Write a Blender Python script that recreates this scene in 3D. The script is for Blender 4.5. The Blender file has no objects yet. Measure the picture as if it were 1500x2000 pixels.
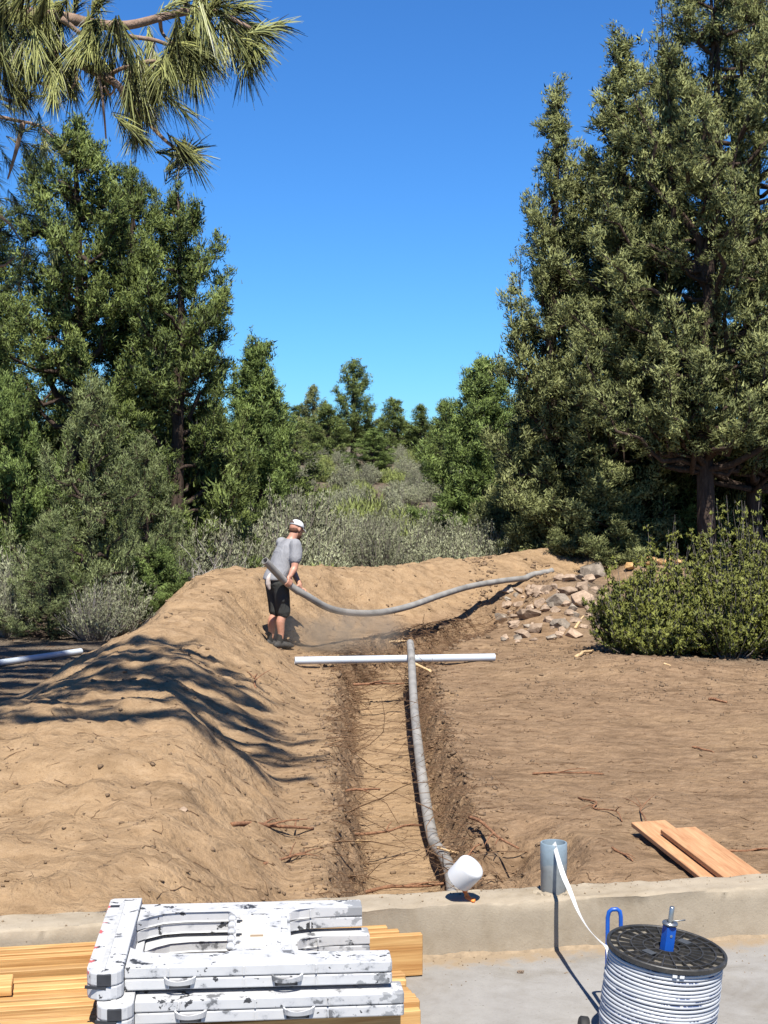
import bpy, bmesh, math, random
import numpy as np
from mathutils import Vector, Matrix, noise as mnoise

scene = bpy.context.scene
COL = scene.collection

# ------------------------------------------------------------------ camera
CAM_H = 2.55
FPX = 3000.0                       # focal length in pixels of the 1500 px wide photograph
PITCH = math.atan(0.04)
cam_data = bpy.data.cameras.new("camera")
cam_data.sensor_fit = 'VERTICAL'
cam_data.sensor_height = 36.0
cam_data.lens = 36.0 * FPX / 2000.0
cam_data.clip_end = 3000
cam_data.clip_start = 0.1
cam = bpy.data.objects.new("camera", cam_data)
COL.objects.link(cam)
cam.location = (0, 0, CAM_H)
cam.rotation_euler = (math.pi / 2 - PITCH, 0, 0)
scene.camera = cam

# ------------------------------------------------------------------ sky and sun
LX, LY = -0.06, 0.58                # horizontal travel of the light for each metre it falls
world = bpy.data.worlds.new("World")
scene.world = world
world.use_nodes = True
wn = world.node_tree.nodes
wl = world.node_tree.links
sky = wn.new("ShaderNodeTexSky")
sky.sky_type = 'NISHITA'
sky.sun_disc = False
SUN_EL = math.atan2(1.0, math.hypot(LX, LY))
sky.sun_elevation = SUN_EL
# the sun stands behind the camera, a little to the right: direction to the sun is (-LX, -LY, 1)
sky.sun_rotation = math.atan2(-LX, -LY)
sky.altitude = 1200
sky.air_density = 1.0
sky.dust_density = 0.0
sky.ozone_density = 3.0
wn["Background"].inputs["Strength"].default_value = 0.053
tint = wn.new("ShaderNodeMix")                 # clear dry air: one even tint over the whole sky
tint.data_type = 'RGBA'
tint.blend_type = 'MULTIPLY'
tint.inputs[0].default_value = 1.0
tint.inputs[7].default_value = (0.42, 0.92, 1.50, 1)
wl.new(sky.outputs[0], tint.inputs[6])
wl.new(tint.outputs[2], wn["Background"].inputs[0])

sun_data = bpy.data.lights.new("sun", 'SUN')
sun_data.energy = 5.0
sun_data.angle = math.radians(0.55)
sun_data.color = (1.0, 0.955, 0.88)
sun = bpy.data.objects.new("sun", sun_data)
COL.objects.link(sun)
sun.rotation_euler = Vector((LX, LY, -1.0)).to_track_quat('-Z', 'Y').to_euler()
sun.location = (0, 0, 30)

scene.view_settings.view_transform = 'Standard'
scene.view_settings.look = 'None'
scene.view_settings.gamma = 1.0
scene.view_settings.exposure = 0.95
scene.view_settings.use_curve_mapping = False
scene.render.engine = 'CYCLES'
scene.cycles.use_denoising = True
scene.cycles.max_bounces = 6
scene.cycles.transparent_max_bounces = 8
scene.cycles.volume_bounces = 0

# ------------------------------------------------------------------ helpers
def P(px, py, D):
    """world point at depth D along y that the photograph shows at (px, py)"""
    a = (px - 750.0) / FPX
    b = (1000.0 - py) / FPX
    c, s = math.cos(PITCH), math.sin(PITCH)
    d = Vector((a, c + b * s, -s + b * c))
    return Vector((0, 0, CAM_H)) + d * (D / d.y)

def tag(o, label=None, cat=None, group=None, kind=None):
    if label: o["label"] = label
    if cat: o["category"] = cat
    if group: o["group"] = group
    if kind: o["kind"] = kind
    return o

def empty(name, loc=(0, 0, 0), rot=(0, 0, 0)):
    o = bpy.data.objects.new(name, None)
    o.empty_display_size = 0.1
    o.location = loc
    o.rotation_euler = rot
    COL.objects.link(o)
    return o

def link(name, mesh, mat=None, parent=None, loc=None, rot=None):
    o = bpy.data.objects.new(name, mesh)
    COL.objects.link(o)
    if mat is not None and len(mesh.materials) == 0:
        mesh.materials.append(mat)
    if parent is not None:
        o.parent = parent
    if loc is not None: o.location = loc
    if rot is not None: o.rotation_euler = rot
    return o

def copy_tree(o, parent=None):
    c = o.copy()
    COL.objects.link(c)
    c.parent = parent
    for ch in list(o.children):
        copy_tree(ch, c)
    return c

def np_mesh(name, verts, faces, smooth=False, attrs=None, mats=None, matidx=None):
    """faces: list of int arrays with 3 or 4 columns"""
    me = bpy.data.meshes.new(name)
    verts = np.asarray(verts, dtype=np.float32)
    if not isinstance(faces, list): faces = [faces]
    faces = [np.asarray(f, dtype=np.int32) for f in faces if len(f)]
    me.vertices.add(len(verts))
    me.vertices.foreach_set("co", verts.ravel())
    nl = sum(f.size for f in faces)
    nf = sum(len(f) for f in faces)
    me.loops.add(nl)
    me.polygons.add(nf)
    me.loops.foreach_set("vertex_index", np.concatenate([f.ravel() for f in faces]))
    tot = np.concatenate([np.full(len(f), f.shape[1], dtype=np.int32) for f in faces])
    start = np.concatenate([[0], np.cumsum(tot)[:-1]]).astype(np.int32)
    me.polygons.foreach_set("loop_start", start)
    me.polygons.foreach_set("loop_total", tot)
    if smooth is True:
        me.polygons.foreach_set("use_smooth", np.ones(nf, dtype=bool))
    if attrs:
        for k, v in attrs.items():
            v = np.asarray(v, dtype=np.float32)
            if v.ndim == 2:
                me.attributes.new(k, 'FLOAT_VECTOR', 'POINT').data.foreach_set("vector", v.ravel())
            else:
                me.attributes.new(k, 'FLOAT', 'POINT').data.foreach_set("value", v)
    if mats:
        for m in mats: me.materials.append(m)
    if matidx is not None:
        me.polygons.foreach_set("material_index", np.asarray(matidx, dtype=np.int32))
    me.update(calc_edges=True)
    return me

def bm_mesh(name, bm, smooth=False):
    me = bpy.data.meshes.new(name)
    bmesh.ops.recalc_face_normals(bm, faces=bm.faces[:])
    if smooth:
        for f in bm.faces: f.smooth = True
    bm.to_mesh(me)
    bm.free()
    return me

def add_box(bm, size, loc=(0, 0, 0), rot=None, bevel=0.0, segs=2):
    r = bmesh.ops.create_cube(bm, size=1.0)
    vs = r['verts']
    M = Matrix.Translation(loc)
    if rot is not None: M = M @ (rot if isinstance(rot, Matrix) else Matrix.Rotation(rot, 4, 'Z'))
    M = M @ Matrix.Diagonal((size[0], size[1], size[2], 1))
    bmesh.ops.transform(bm, matrix=M, verts=vs)
    if bevel > 0:
        es = list({e for v in vs for e in v.link_edges})
        bmesh.ops.bevel(bm, geom=es, offset=bevel, segments=segs, affect='EDGES', profile=0.6)

def add_lathe(bm, profile, n=32, M=None, close=False):
    """profile: list of (r, z); revolves about z"""
    rings = []
    for r, z in profile:
        ring = []
        for i in range(n):
            a = 2 * math.pi * i / n
            co = Vector((r * math.cos(a), r * math.sin(a), z))
            if M is not None: co = M @ co
            ring.append(bm.verts.new(co))
        rings.append(ring)
    for k in range(len(rings) - 1):
        A, B = rings[k], rings[k + 1]
        for i in range(n):
            j = (i + 1) % n
            bm.faces.new((A[i], A[j], B[j], B[i]))
    if close:
        bm.faces.new(rings[0][::-1]); bm.faces.new(rings[-1])

def catmull(pts, per=6):
    pts = [Vector(p) for p in pts]
    if len(pts) < 3:
        return [pts[0].lerp(pts[-1], i / per) for i in range(per + 1)]
    ext = [pts[0] * 2 - pts[1]] + pts + [pts[-1] * 2 - pts[-2]]
    out = []
    for i in range(1, len(ext) - 2):
        p0, p1, p2, p3 = ext[i - 1], ext[i], ext[i + 1], ext[i + 2]
        for k in range(per):
            t = k / per
            out.append(0.5 * ((2 * p1) + (p2 - p0) * t + (2 * p0 - 5 * p1 + 4 * p2 - p3) * t * t + (3 * p1 - p0 - 3 * p2 + p3) * t ** 3))
    out.append(pts[-1])
    return out

def tube_arrays(pts, radii, sides=6, cap=True, off=0):
    """numpy tube: returns verts, quads, tris"""
    pts = np.array([tuple(p) for p in pts], dtype=float)
    n = len(pts)
    if np.isscalar(radii): radii = np.full(n, radii)
    radii = np.asarray(radii, dtype=float)
    tan = np.gradient(pts, axis=0)
    tan /= np.linalg.norm(tan, axis=1, keepdims=True) + 1e-9
    ref = np.array([0, 0, 1.0]) if abs(tan[0, 2]) < 0.9 else np.array([1.0, 0, 0])
    u = np.cross(ref, tan[0]); u /= np.linalg.norm(u)
    verts = []
    ang = np.arange(sides) * 2 * math.pi / sides
    for i in range(n):
        u = u - tan[i] * np.dot(u, tan[i]); u /= np.linalg.norm(u) + 1e-9
        v = np.cross(tan[i], u)
        verts.append(pts[i] + radii[i] * (np.cos(ang)[:, None] * u + np.sin(ang)[:, None] * v))
    V = np.concatenate(verts)
    i = np.arange(n - 1)[:, None] * sides
    k = np.arange(sides)[None, :]
    k2 = (k + 1) % sides
    Q = np.stack([i + k, i + k2, i + sides + k2, i + sides + k], axis=-1).reshape(-1, 4) + off
    T = []
    if cap:
        V = np.concatenate([V, pts[:1], pts[-1:]])
        c0, c1 = n * sides, n * sides + 1
        kk = np.arange(sides); kk2 = (kk + 1) % sides
        T = np.concatenate([np.stack([np.full(sides, c0), kk2, kk], 1), np.stack([np.full(sides, c1), (n - 1) * sides + kk, (n - 1) * sides + kk2], 1)]) + off
    return V, Q, T

class Tubes:
    def __init__(self): self.V = []; self.Q = []; self.T = []; self.n = 0
    def add(self, pts, radii, sides=5, cap=True):
        v, q, t = tube_arrays(pts, radii, sides, cap, self.n)
        self.V.append(v); self.Q.append(q)
        if len(t): self.T.append(t)
        self.n += len(v)
    def mesh(self, name, smooth=True, mats=None):
        fs = [np.concatenate(self.Q)]
        if self.T: fs.append(np.concatenate(self.T))
        return np_mesh(name, np.concatenate(self.V), fs, smooth, mats=mats)

def pipe_mesh(name, path, r, wall, sides=20):
    """hollow pipe with open ends"""
    V1, Q1, _ = tube_arrays(path, r, sides, False)
    V2, Q2, _ = tube_arrays(path, r - wall, sides, False, len(V1))
    n = len(path)
    k = np.arange(sides); k2 = (k + 1) % sides
    e0 = np.stack([k, len(V1) + k, len(V1) + k2, k2], 1)
    b = (n - 1) * sides
    e1 = np.stack([b + k, b + k2, len(V1) + b + k2, len(V1) + b + k], 1)
    me = np_mesh(name, np.concatenate([V1, V2]), [np.concatenate([Q1, Q2[:, ::-1], e0, e1])], True)
    me.set_sharp_from_angle(angle=math.radians(40))
    return me

# ------------------------------------------------------------------ value noise in numpy
def _hash(ix, iy, seed):
    h = (ix.astype(np.int64) * 374761393 + iy.astype(np.int64) * 668265263 + seed * 1274126177) & 0xFFFFFFFF
    h = ((h ^ (h >> 13)) * 1274126177) & 0xFFFFFFFF
    h = h ^ (h >> 16)
    return (h & 0xFFFF) / 65535.0

def vnoise(x, y, seed=0):
    xi = np.floor(x); yi = np.floor(y)
    fx = x - xi; fy = y - yi
    fx = fx * fx * fx * (fx * (fx * 6 - 15) + 10); fy = fy * fy * fy * (fy * (fy * 6 - 15) + 10)
    xi = xi.astype(np.int64); yi = yi.astype(np.int64)
    a = _hash(xi, yi, seed); b = _hash(xi + 1, yi, seed); c = _hash(xi, yi + 1, seed); d = _hash(xi + 1, yi + 1, seed)
    return (a + (b - a) * fx) * (1 - fy) + (c + (d - c) * fx) * fy

def fbm(x, y, octaves=4, seed=0, gain=0.5):
    s = np.zeros_like(x); amp = 1.0; tot = 0; f = 1.0
    for o in range(octaves):
        s += amp * (vnoise(x * f + 17.3 * o, y * f - 9.1 * o, seed + o) - 0.5)
        tot += amp; amp *= gain; f *= 2.03
    return s / tot * 2.0

def sstep(a, b, x):
    t = np.clip((x - a) / (b - a), 0, 1)
    return t * t * (3 - 2 * t)

# ------------------------------------------------------------------ materials
def new_mat(name):
    m = bpy.data.materials.new(name)
    m.use_nodes = True
    nt = m.node_tree
    b = nt.nodes["Principled BSDF"]
    return m, nt, b

def N(nt, t, **kw):
    n = nt.nodes.new(t)
    for k, v in kw.items():
        if k.startswith("i_"):
            key = k[2:]
            n.inputs[int(key) if key.isdigit() else key.replace("_", " ")].default_value = v
        else: setattr(n, k, v)
    return n

def ramp(nt, fac, stops):
    r = N(nt, "ShaderNodeValToRGB")
    els = r.color_ramp.elements
    while len(els) < len(stops): els.new(0.5)
    for e, (p, c) in zip(els, stops):
        e.position = p
        e.color = (c[0], c[1], c[2], 1) if len(c) == 3 else c
    if fac is not None: nt.links.new(fac, r.inputs[0])
    return r

def mixc(nt, fac, a, b, blend='MIX'):
    m = N(nt, "ShaderNodeMix", data_type='RGBA', blend_type=blend)
    for sock, v in ((m.inputs[0], fac), (m.inputs[6], a), (m.inputs[7], b)):
        if hasattr(v, "is_output"): nt.links.new(v, sock)
        elif isinstance(v, (int, float)): sock.default_value = v
        else: sock.default_value = (*v, 1) if len(v) == 3 else v
    return m.outputs[2]

def noise_tex(nt, scale, detail=4, rough=0.55, coord=None, dist=0.0):
    n = N(nt, "ShaderNodeTexNoise", i_Scale=scale, i_Detail=detail, i_Roughness=rough, i_Distortion=dist)
    if coord is not None: nt.links.new(coord, n.inputs["Vector"])
    return n

def obj_coord(nt, scale=(1, 1, 1), which="Object"):
    tc = N(nt, "ShaderNodeTexCoord")
    mp = N(nt, "ShaderNodeMapping")
    mp.inputs["Scale"].default_value = scale
    nt.links.new(tc.outputs[which], mp.inputs[0])
    return mp.outputs[0]

def world_coord(nt, scale=(1, 1, 1)):
    g = N(nt, "ShaderNodeNewGeometry")
    mp = N(nt, "ShaderNodeMapping")
    mp.inputs["Scale"].default_value = scale
    nt.links.new(g.outputs["Position"], mp.inputs[0])
    return mp.outputs[0]

def bump(nt, b, height, strength=0.4, dist=0.01):
    bp = N(nt, "ShaderNodeBump", i_Strength=strength, i_Distance=dist)
    nt.links.new(height, bp.inputs["Height"])
    nt.links.new(bp.outputs[0], b.inputs["Normal"])
    return bp

AL = 0.77      # soils, concrete and painted things are a little darker than they look in this light
def dim(c, k=None): return tuple(x * (AL if k is None else k) for x in c)

def simple_mat(name, col, rough=0.6, metal=0.0, var=0.15, scale=8.0, bumps=0.0, spec=0.4):
    m, nt, b = new_mat(name)
    c = obj_coord(nt)
    col = dim(col)
    n = noise_tex(nt, scale, 5, 0.6, c)
    lo = tuple(max(0, x * (1 - var)) for x in col); hi = tuple(min(1, x * (1 + var)) for x in col)
    r = ramp(nt, n.outputs[0], [(0.3, lo), (0.7, hi)])
    nt.links.new(r.outputs[0], b.inputs["Base Color"])
    b.inputs["Roughness"].default_value = rough
    b.inputs["Metallic"].default_value = metal
    b.inputs["Specular IOR Level"].default_value = spec
    if bumps > 0:
        n2 = noise_tex(nt, scale * 6, 4, 0.6, c)
        bump(nt, b, n2.outputs[0], bumps, 0.005)
    return m

def foliage_mat(name, lo, hi, trans=0.22, rough=0.62, spec=0.25, objvar=0.0):
    m, nt, b = new_mat(name)
    at = N(nt, "ShaderNodeAttribute", attribute_name="tint")
    r = ramp(nt, at.outputs["Fac"], [(0.0, lo), (1.0, hi)])
    col = r.outputs[0]
    if objvar > 0:
        oi = N(nt, "ShaderNodeObjectInfo")
        hs = N(nt, "ShaderNodeHueSaturation")
        mr = N(nt, "ShaderNodeMapRange"); mr.inputs[3].default_value = 1 - objvar; mr.inputs[4].default_value = 1 + objvar
        nt.links.new(oi.outputs["Random"], mr.inputs[0]); nt.links.new(mr.outputs[0], hs.inputs["Value"])
        nt.links.new(col, hs.inputs["Color"]); col = hs.outputs[0]
    nt.links.new(col, b.inputs["Base Color"])
    b.inputs["Roughness"].default_value = rough
    b.inputs["Specular IOR Level"].default_value = spec
    t = N(nt, "ShaderNodeBsdfTranslucent")
    nt.links.new(col, t.inputs[0])
    # leaves too fine to model singly: each sprig is shaded by the roundness of its clump
    an = N(nt, "ShaderNodeAttribute", attribute_name="nrm")
    vt = N(nt, "ShaderNodeVectorTransform", vector_type='NORMAL', convert_from='OBJECT', convert_to='WORLD')
    nt.links.new(an.outputs["Vector"], vt.inputs[0])
    nn = N(nt, "ShaderNodeVectorMath", operation='NORMALIZE'); nt.links.new(vt.outputs[0], nn.inputs[0])
    nt.links.new(nn.outputs[0], b.inputs["Normal"]); nt.links.new(nn.outputs[0], t.inputs["Normal"])
    mx = N(nt, "ShaderNodeMixShader"); mx.inputs[0].default_value = trans
    nt.links.new(b.outputs[0], mx.inputs[1]); nt.links.new(t.outputs[0], mx.inputs[2])
    nt.links.new(mx.outputs[0], nt.nodes["Material Output"].inputs[0])
    return m

def wood_mat(name, dark, light, grain=(1.2, 14, 14), pale=None, patch=0.5):
    """grain runs along local x; every object gets its own offset and shade"""
    m, nt, b = new_mat(name)
    dark, light = dim(dark), dim(light)
    tc = N(nt, "ShaderNodeTexCoord"); oi = N(nt, "ShaderNodeObjectInfo")
    add = N(nt, "ShaderNodeVectorMath", operation='ADD')
    sc = N(nt, "ShaderNodeMath", operation='MULTIPLY', i_1=37.0)
    nt.links.new(oi.outputs["Random"], sc.inputs[0])
    nt.links.new(tc.outputs["Object"], add.inputs[0]); nt.links.new(sc.outputs[0], add.inputs[1])
    mp = N(nt, "ShaderNodeMapping"); mp.inputs["Scale"].default_value = grain
    nt.links.new(add.outputs[0], mp.inputs[0])
    n1 = noise_tex(nt, 2.2, 6, 0.62, mp.outputs[0], 0.6)
    mp2 = N(nt, "ShaderNodeMapping"); mp2.inputs["Scale"].default_value = (grain[0] * 0.6, grain[1] * 6, grain[2] * 6)
    nt.links.new(add.outputs[0], mp2.inputs[0])
    n2 = noise_tex(nt, 2.0, 4, 0.6, mp2.outputs[0], 0.2)
    r = ramp(nt, n1.outputs[0], [(0.28, dark), (0.5, tuple((d + l) / 2 for d, l in zip(dark, light))), (0.72, light)])
    r2 = ramp(nt, n2.outputs[0], [(0.35, (0.72, 0.68, 0.62)), (0.6, (1, 1, 1))])
    c = mixc(nt, 0.8, r.outputs[0], r2.outputs[0], 'MULTIPLY')
    hs = N(nt, "ShaderNodeHueSaturation")
    mr = N(nt, "ShaderNodeMapRange"); mr.inputs[3].default_value = 0.66; mr.inputs[4].default_value = 1.16
    nt.links.new(oi.outputs["Random"], mr.inputs[0]); nt.links.new(mr.outputs[0], hs.inputs["Value"])
    nt.links.new(c, hs.inputs["Color"])
    nt.links.new(hs.outputs[0], b.inputs["Base Color"])
    b.inputs["Roughness"].default_value = 0.65
    b.inputs["Specular IOR Level"].default_value = 0.3
    bump(nt, b, n2.outputs[0], 0.25, 0.003)
    return m

# ================================================================== terrain
RIDGE = [  # crest x, y, height, half width of the flat top, run of the slope
    (-2.45, 5.8, 0.22, 1.2, 0.6), (-2.35, 8.5, 0.40, 1.15, 0.65), (-2.2, 10.4, 0.60, 0.80, 0.75), (-2.15, 11.5, 0.66, 0.62, 0.75),
    (-2.25, 12.3, 0.36, 0.5, 1.0), (-2.25, 14.3, 0.52, 0.35, 1.15), (-2.3, 17.0, 0.58, 0.3, 1.1), (-2.3, 19.2, 0.72, 0.3, 0.85),
    (-2.15, 21.4, 0.80, 0.35, 0.9), (-1.3, 23.2, 0.74, 0.35, 1.1), (0.1, 24.5, 0.70, 0.35, 1.3), (1.4, 25.6, 0.70, 0.35, 1.3),
    (2.6, 26.6, 0.74, 0.35, 1.2), (4.0, 27.4, 0.70, 0.35, 1.2), (6.0, 28.6, 0.5, 0.35, 1.2)]
TRENCH = [  # x, y, depth, half width of the floor
    (0.20, 7.0, 0.50, 0.28), (0.15, 10.5, 0.50, 0.28), (0.05, 14.0, 0.48, 0.30), (0.0, 17.5, 0.46, 0.34),
    (-0.02, 19.2, 0.46, 0.38), (0.3, 20.4, 0.44, 0.42), (0.85, 21.6, 0.38, 0.36), (1.5, 22.8, 0.28, 0.3), (2.1, 23.9, 0.1, 0.25)]

def seg_eval(x, y, A, B):
    ax, ay = A[0], A[1]; dx, dy = B[0] - ax, B[1] - ay
    L2 = dx * dx + dy * dy
    t = np.clip(((x - ax) * dx + (y - ay) * dy) / L2, 0, 1)
    d = np.hypot(x - ax - t * dx, y - ay - t * dy)
    return t, d

def zg(x, y, full=False):
    x = np.asarray(x, dtype=float); y = np.asarray(y, dtype=float)
    # slope of the country behind
    far = np.clip(y - 30, 0, None)
    z = 0.00062 * np.minimum(far, 45) ** 2 + 0.045 * np.clip(far - 45, 0, 30) + 0.012 * np.clip(far - 75, 0, None)
    near = 1 - sstep(34, 50, y)
    z = z + 0.05 * fbm(x * 0.5, y * 0.5, 3, 3) + 0.018 * fbm(x * 2.2, y * 2.2, 3, 11) * near
    # the low banks on the right
    z = z + 0.16 * np.exp(-(((x - 3.0) / 0.9) ** 2 + ((y - 17.6) / 0.8) ** 2)) + 0.10 * np.exp(-(((x - 1.3) / 0.7) ** 2 + ((y - 9.2) / 0.9) ** 2))
    # heap that carries the rocks
    z = z + 0.60 * np.exp(-(((x - 2.8) / 0.8) ** 2 + ((y - 23.6) / 1.5) ** 2)) + 0.18 * np.exp(-(((x - 2.3) / 0.6) ** 2 + ((y - 21.6) / 0.7) ** 2))
    z = z + 0.78 * np.exp(-(((x - 4.5) / 1.2) ** 2 + ((y - 25.4) / 1.3) ** 2))
    # spoil ridge
    wob = 0.22 * fbm(x * 0.9, y * 0.9, 3, 21) + 0.10 * fbm(x * 3.1, y * 3.1, 3, 27)
    r = np.zeros_like(z)
    for A, B in zip(RIDGE[:-1], RIDGE[1:]):
        t, d = seg_eval(x, y, A, B)
        h = A[2] + (B[2] - A[2]) * t; f = A[3] + (B[3] - A[3]) * t; s = A[4] + (B[4] - A[4]) * t
        e = np.clip((d + wob * 0.8 - f) / s, 0, 1)
        r = np.maximum(r, h * (0.90 * (1 - e) + 0.10 * (1 - e * e * (3 - 2 * e))))
    r = r * (1 - 0.9 * np.exp(-(((x + 1.22) / 0.42) ** 2 + ((y - 19.6) / 0.75) ** 2)))     # trodden hollow where the man stands
    onr = sstep(0.03, 0.2, r)
    # ribs running down the flanks, heaps dropped by the bucket, and crumbs
    r = r + onr * (0.10 * fbm(x * 0.8, y * 1.5, 3, 33) + 0.018 * fbm(x * 1.6, y * 5.0, 3, 35) + 0.045 * fbm(x * 4.6, y * 4.6, 4, 37, 0.6) + 0.055 * np.clip(fbm(x * 8.5, y * 8.5, 2, 43) - 0.22, 0, 1) + 0.020 * np.abs(fbm(x * 3.2, y * 3.2, 3, 39)))
    shade_zone = np.exp(-(((x + 2.0) / 1.6) ** 2 + ((y - 14.2) / 2.2) ** 2))
    r = r + onr * shade_zone * 0.10 * fbm(x * 0.9 + 4, y * 2.6, 2, 41)
    z = z + r
    # trench
    jit = 0.09 * fbm(x * 2.5, y * 2.5, 3, 51) + 0.05 * fbm(x * 9, y * 9, 2, 53)
    tr = np.zeros_like(z)
    for A, B in zip(TRENCH[:-1], TRENCH[1:]):
        t, d = seg_eval(x, y, A, B)
        dep = A[2] + (B[2] - A[2]) * t; fw = A[3] + (B[3] - A[3]) * t
        e = np.clip((d + jit - fw + 0.03) / 0.25, 0, 1)
        tr = np.maximum(tr, (dep + 0.0) * (1 - e ** 1.15))
    # the broken corner by the wall
    bx = np.hypot((x - 0.80) / 0.42, (y - 9.5) / 1.0)
    tr = np.maximum(tr, 0.26 * np.clip(1.15 - bx + jit, 0, 1))
    trm = sstep(0.05, 0.2, tr)
    onlip = sstep(0.02, 0.1, tr) * (1 - sstep(0.36, 0.44, tr))
    z = z - tr + onlip * (0.10 * fbm(x * 6, y * 6, 3, 57) + 0.05 * fbm(x * 15, y * 15, 2, 59))
    z = z + (0.011 * fbm(x * 12, y * 12, 3, 61) + 0.016 * fbm(x * 4.5, y * 6.0, 3, 63) + 0.016 * np.clip(fbm(x * 9, y * 9, 2, 67) - 0.25, 0, 1)) * near
    if full:
        return z, r, tr
    return z

def zlook(x, y):
    """height of the built ground sheet (bilinear between its grid points)"""
    x = np.clip(np.asarray(x, dtype=float), gx[0], gx[-1] - 1e-3); y = np.clip(np.asarray(y, dtype=float), gy[0], gy[-1] - 1e-3)
    i = np.clip(np.searchsorted(gx, x, side='right') - 1, 0, len(gx) - 2); j = np.clip(np.searchsorted(gy, y, side='right') - 1, 0, len(gy) - 2)
    fx = (x - gx[i]) / (gx[i + 1] - gx[i]); fy = (y - gy[j]) / (gy[j + 1] - gy[j])
    return (ZG[j, i] * (1 - fx) + ZG[j, i + 1] * fx) * (1 - fy) + (ZG[j + 1, i] * (1 - fx) + ZG[j + 1, i + 1] * fx) * fy

def zs(x, y):
    return float(zlook(x, y))

_marchD = np.arange(6.5, 120, 0.02)
def ground_at(px, py, dmin=8.0):
    """first ground point seen at a pixel"""
    a = (px - 750.0) / FPX; b = (1000.0 - py) / FPX
    c, s = math.cos(PITCH), math.sin(PITCH)
    D = _marchD[_marchD >= dmin]
    k = D / (c + b * s)
    X = a * k; Z = CAM_H + (-s + b * c) * k
    hit = np.nonzero(Z <= zlook(X, D))[0]
    i = hit[0] if len(hit) else len(D) - 1
    return Vector((X[i], D[i], Z[i]))

def spaced(a, b, step): return np.arange(a, b, step)
gx = np.concatenate([-np.geomspace(260, 12, 30), np.arange(-11, -4.4, 0.25), spaced(-4.4, 5.2, 0.038), np.arange(5.2, 12, 0.25), np.geomspace(12, 260, 30)])
gy = np.concatenate([np.arange(-4, 6.8, 1.2), spaced(6.9, 28.6, 0.050), np.arange(28.7, 45, 0.4), np.geomspace(45, 420, 45)])
GX, GY = np.meshgrid(gx, gy)
ZZ, RR, TT = zg(GX.ravel(), GY.ravel(), True)
xx, yy = GX.ravel(), GY.ravel()
ZZ = np.where(yy < 6.8, -0.15, ZZ)
nx, ny = len(gx), len(gy)
ZG = ZZ.reshape(ny, nx)
ii = (np.arange(ny - 1)[:, None] * nx + np.arange(nx - 1)[None, :])
quads = np.stack([ii, ii + 1, ii + nx + 1, ii + nx], -1).reshape(-1, 4)
soil = 1.0 - sstep(0.02, 0.22, RR + 0.10 * fbm(xx * 1.5, yy * 1.5, 3, 71))
# bright bench between the heap and the trench; sandy patches on the right
bench = (1 - sstep(-0.5, 0.6, xx + 0.25 * fbm(xx * 0.8, yy * 0.8, 3, 73))) * (yy < 24)
soil = soil * (1 - 0.75 * bench)
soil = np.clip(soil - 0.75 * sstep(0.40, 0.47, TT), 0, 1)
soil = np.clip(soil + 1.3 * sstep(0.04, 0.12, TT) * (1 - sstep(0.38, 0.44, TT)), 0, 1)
soil = np.clip(soil - 0.35 * sstep(-0.1, 0.5, fbm(xx * 0.55, yy * 1.1, 3, 77)) * (xx > 0), 0, 1)
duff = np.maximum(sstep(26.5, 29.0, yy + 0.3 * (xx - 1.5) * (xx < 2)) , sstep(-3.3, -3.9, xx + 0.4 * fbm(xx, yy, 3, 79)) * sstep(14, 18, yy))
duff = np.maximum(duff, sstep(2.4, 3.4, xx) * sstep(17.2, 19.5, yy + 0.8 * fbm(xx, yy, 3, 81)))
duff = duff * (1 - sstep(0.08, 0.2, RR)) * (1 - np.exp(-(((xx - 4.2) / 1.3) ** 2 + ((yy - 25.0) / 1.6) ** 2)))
gme = np_mesh("ground", np.stack([xx, yy, ZZ], 1), quads, True, attrs={"soil": soil, "duff": duff})

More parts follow.
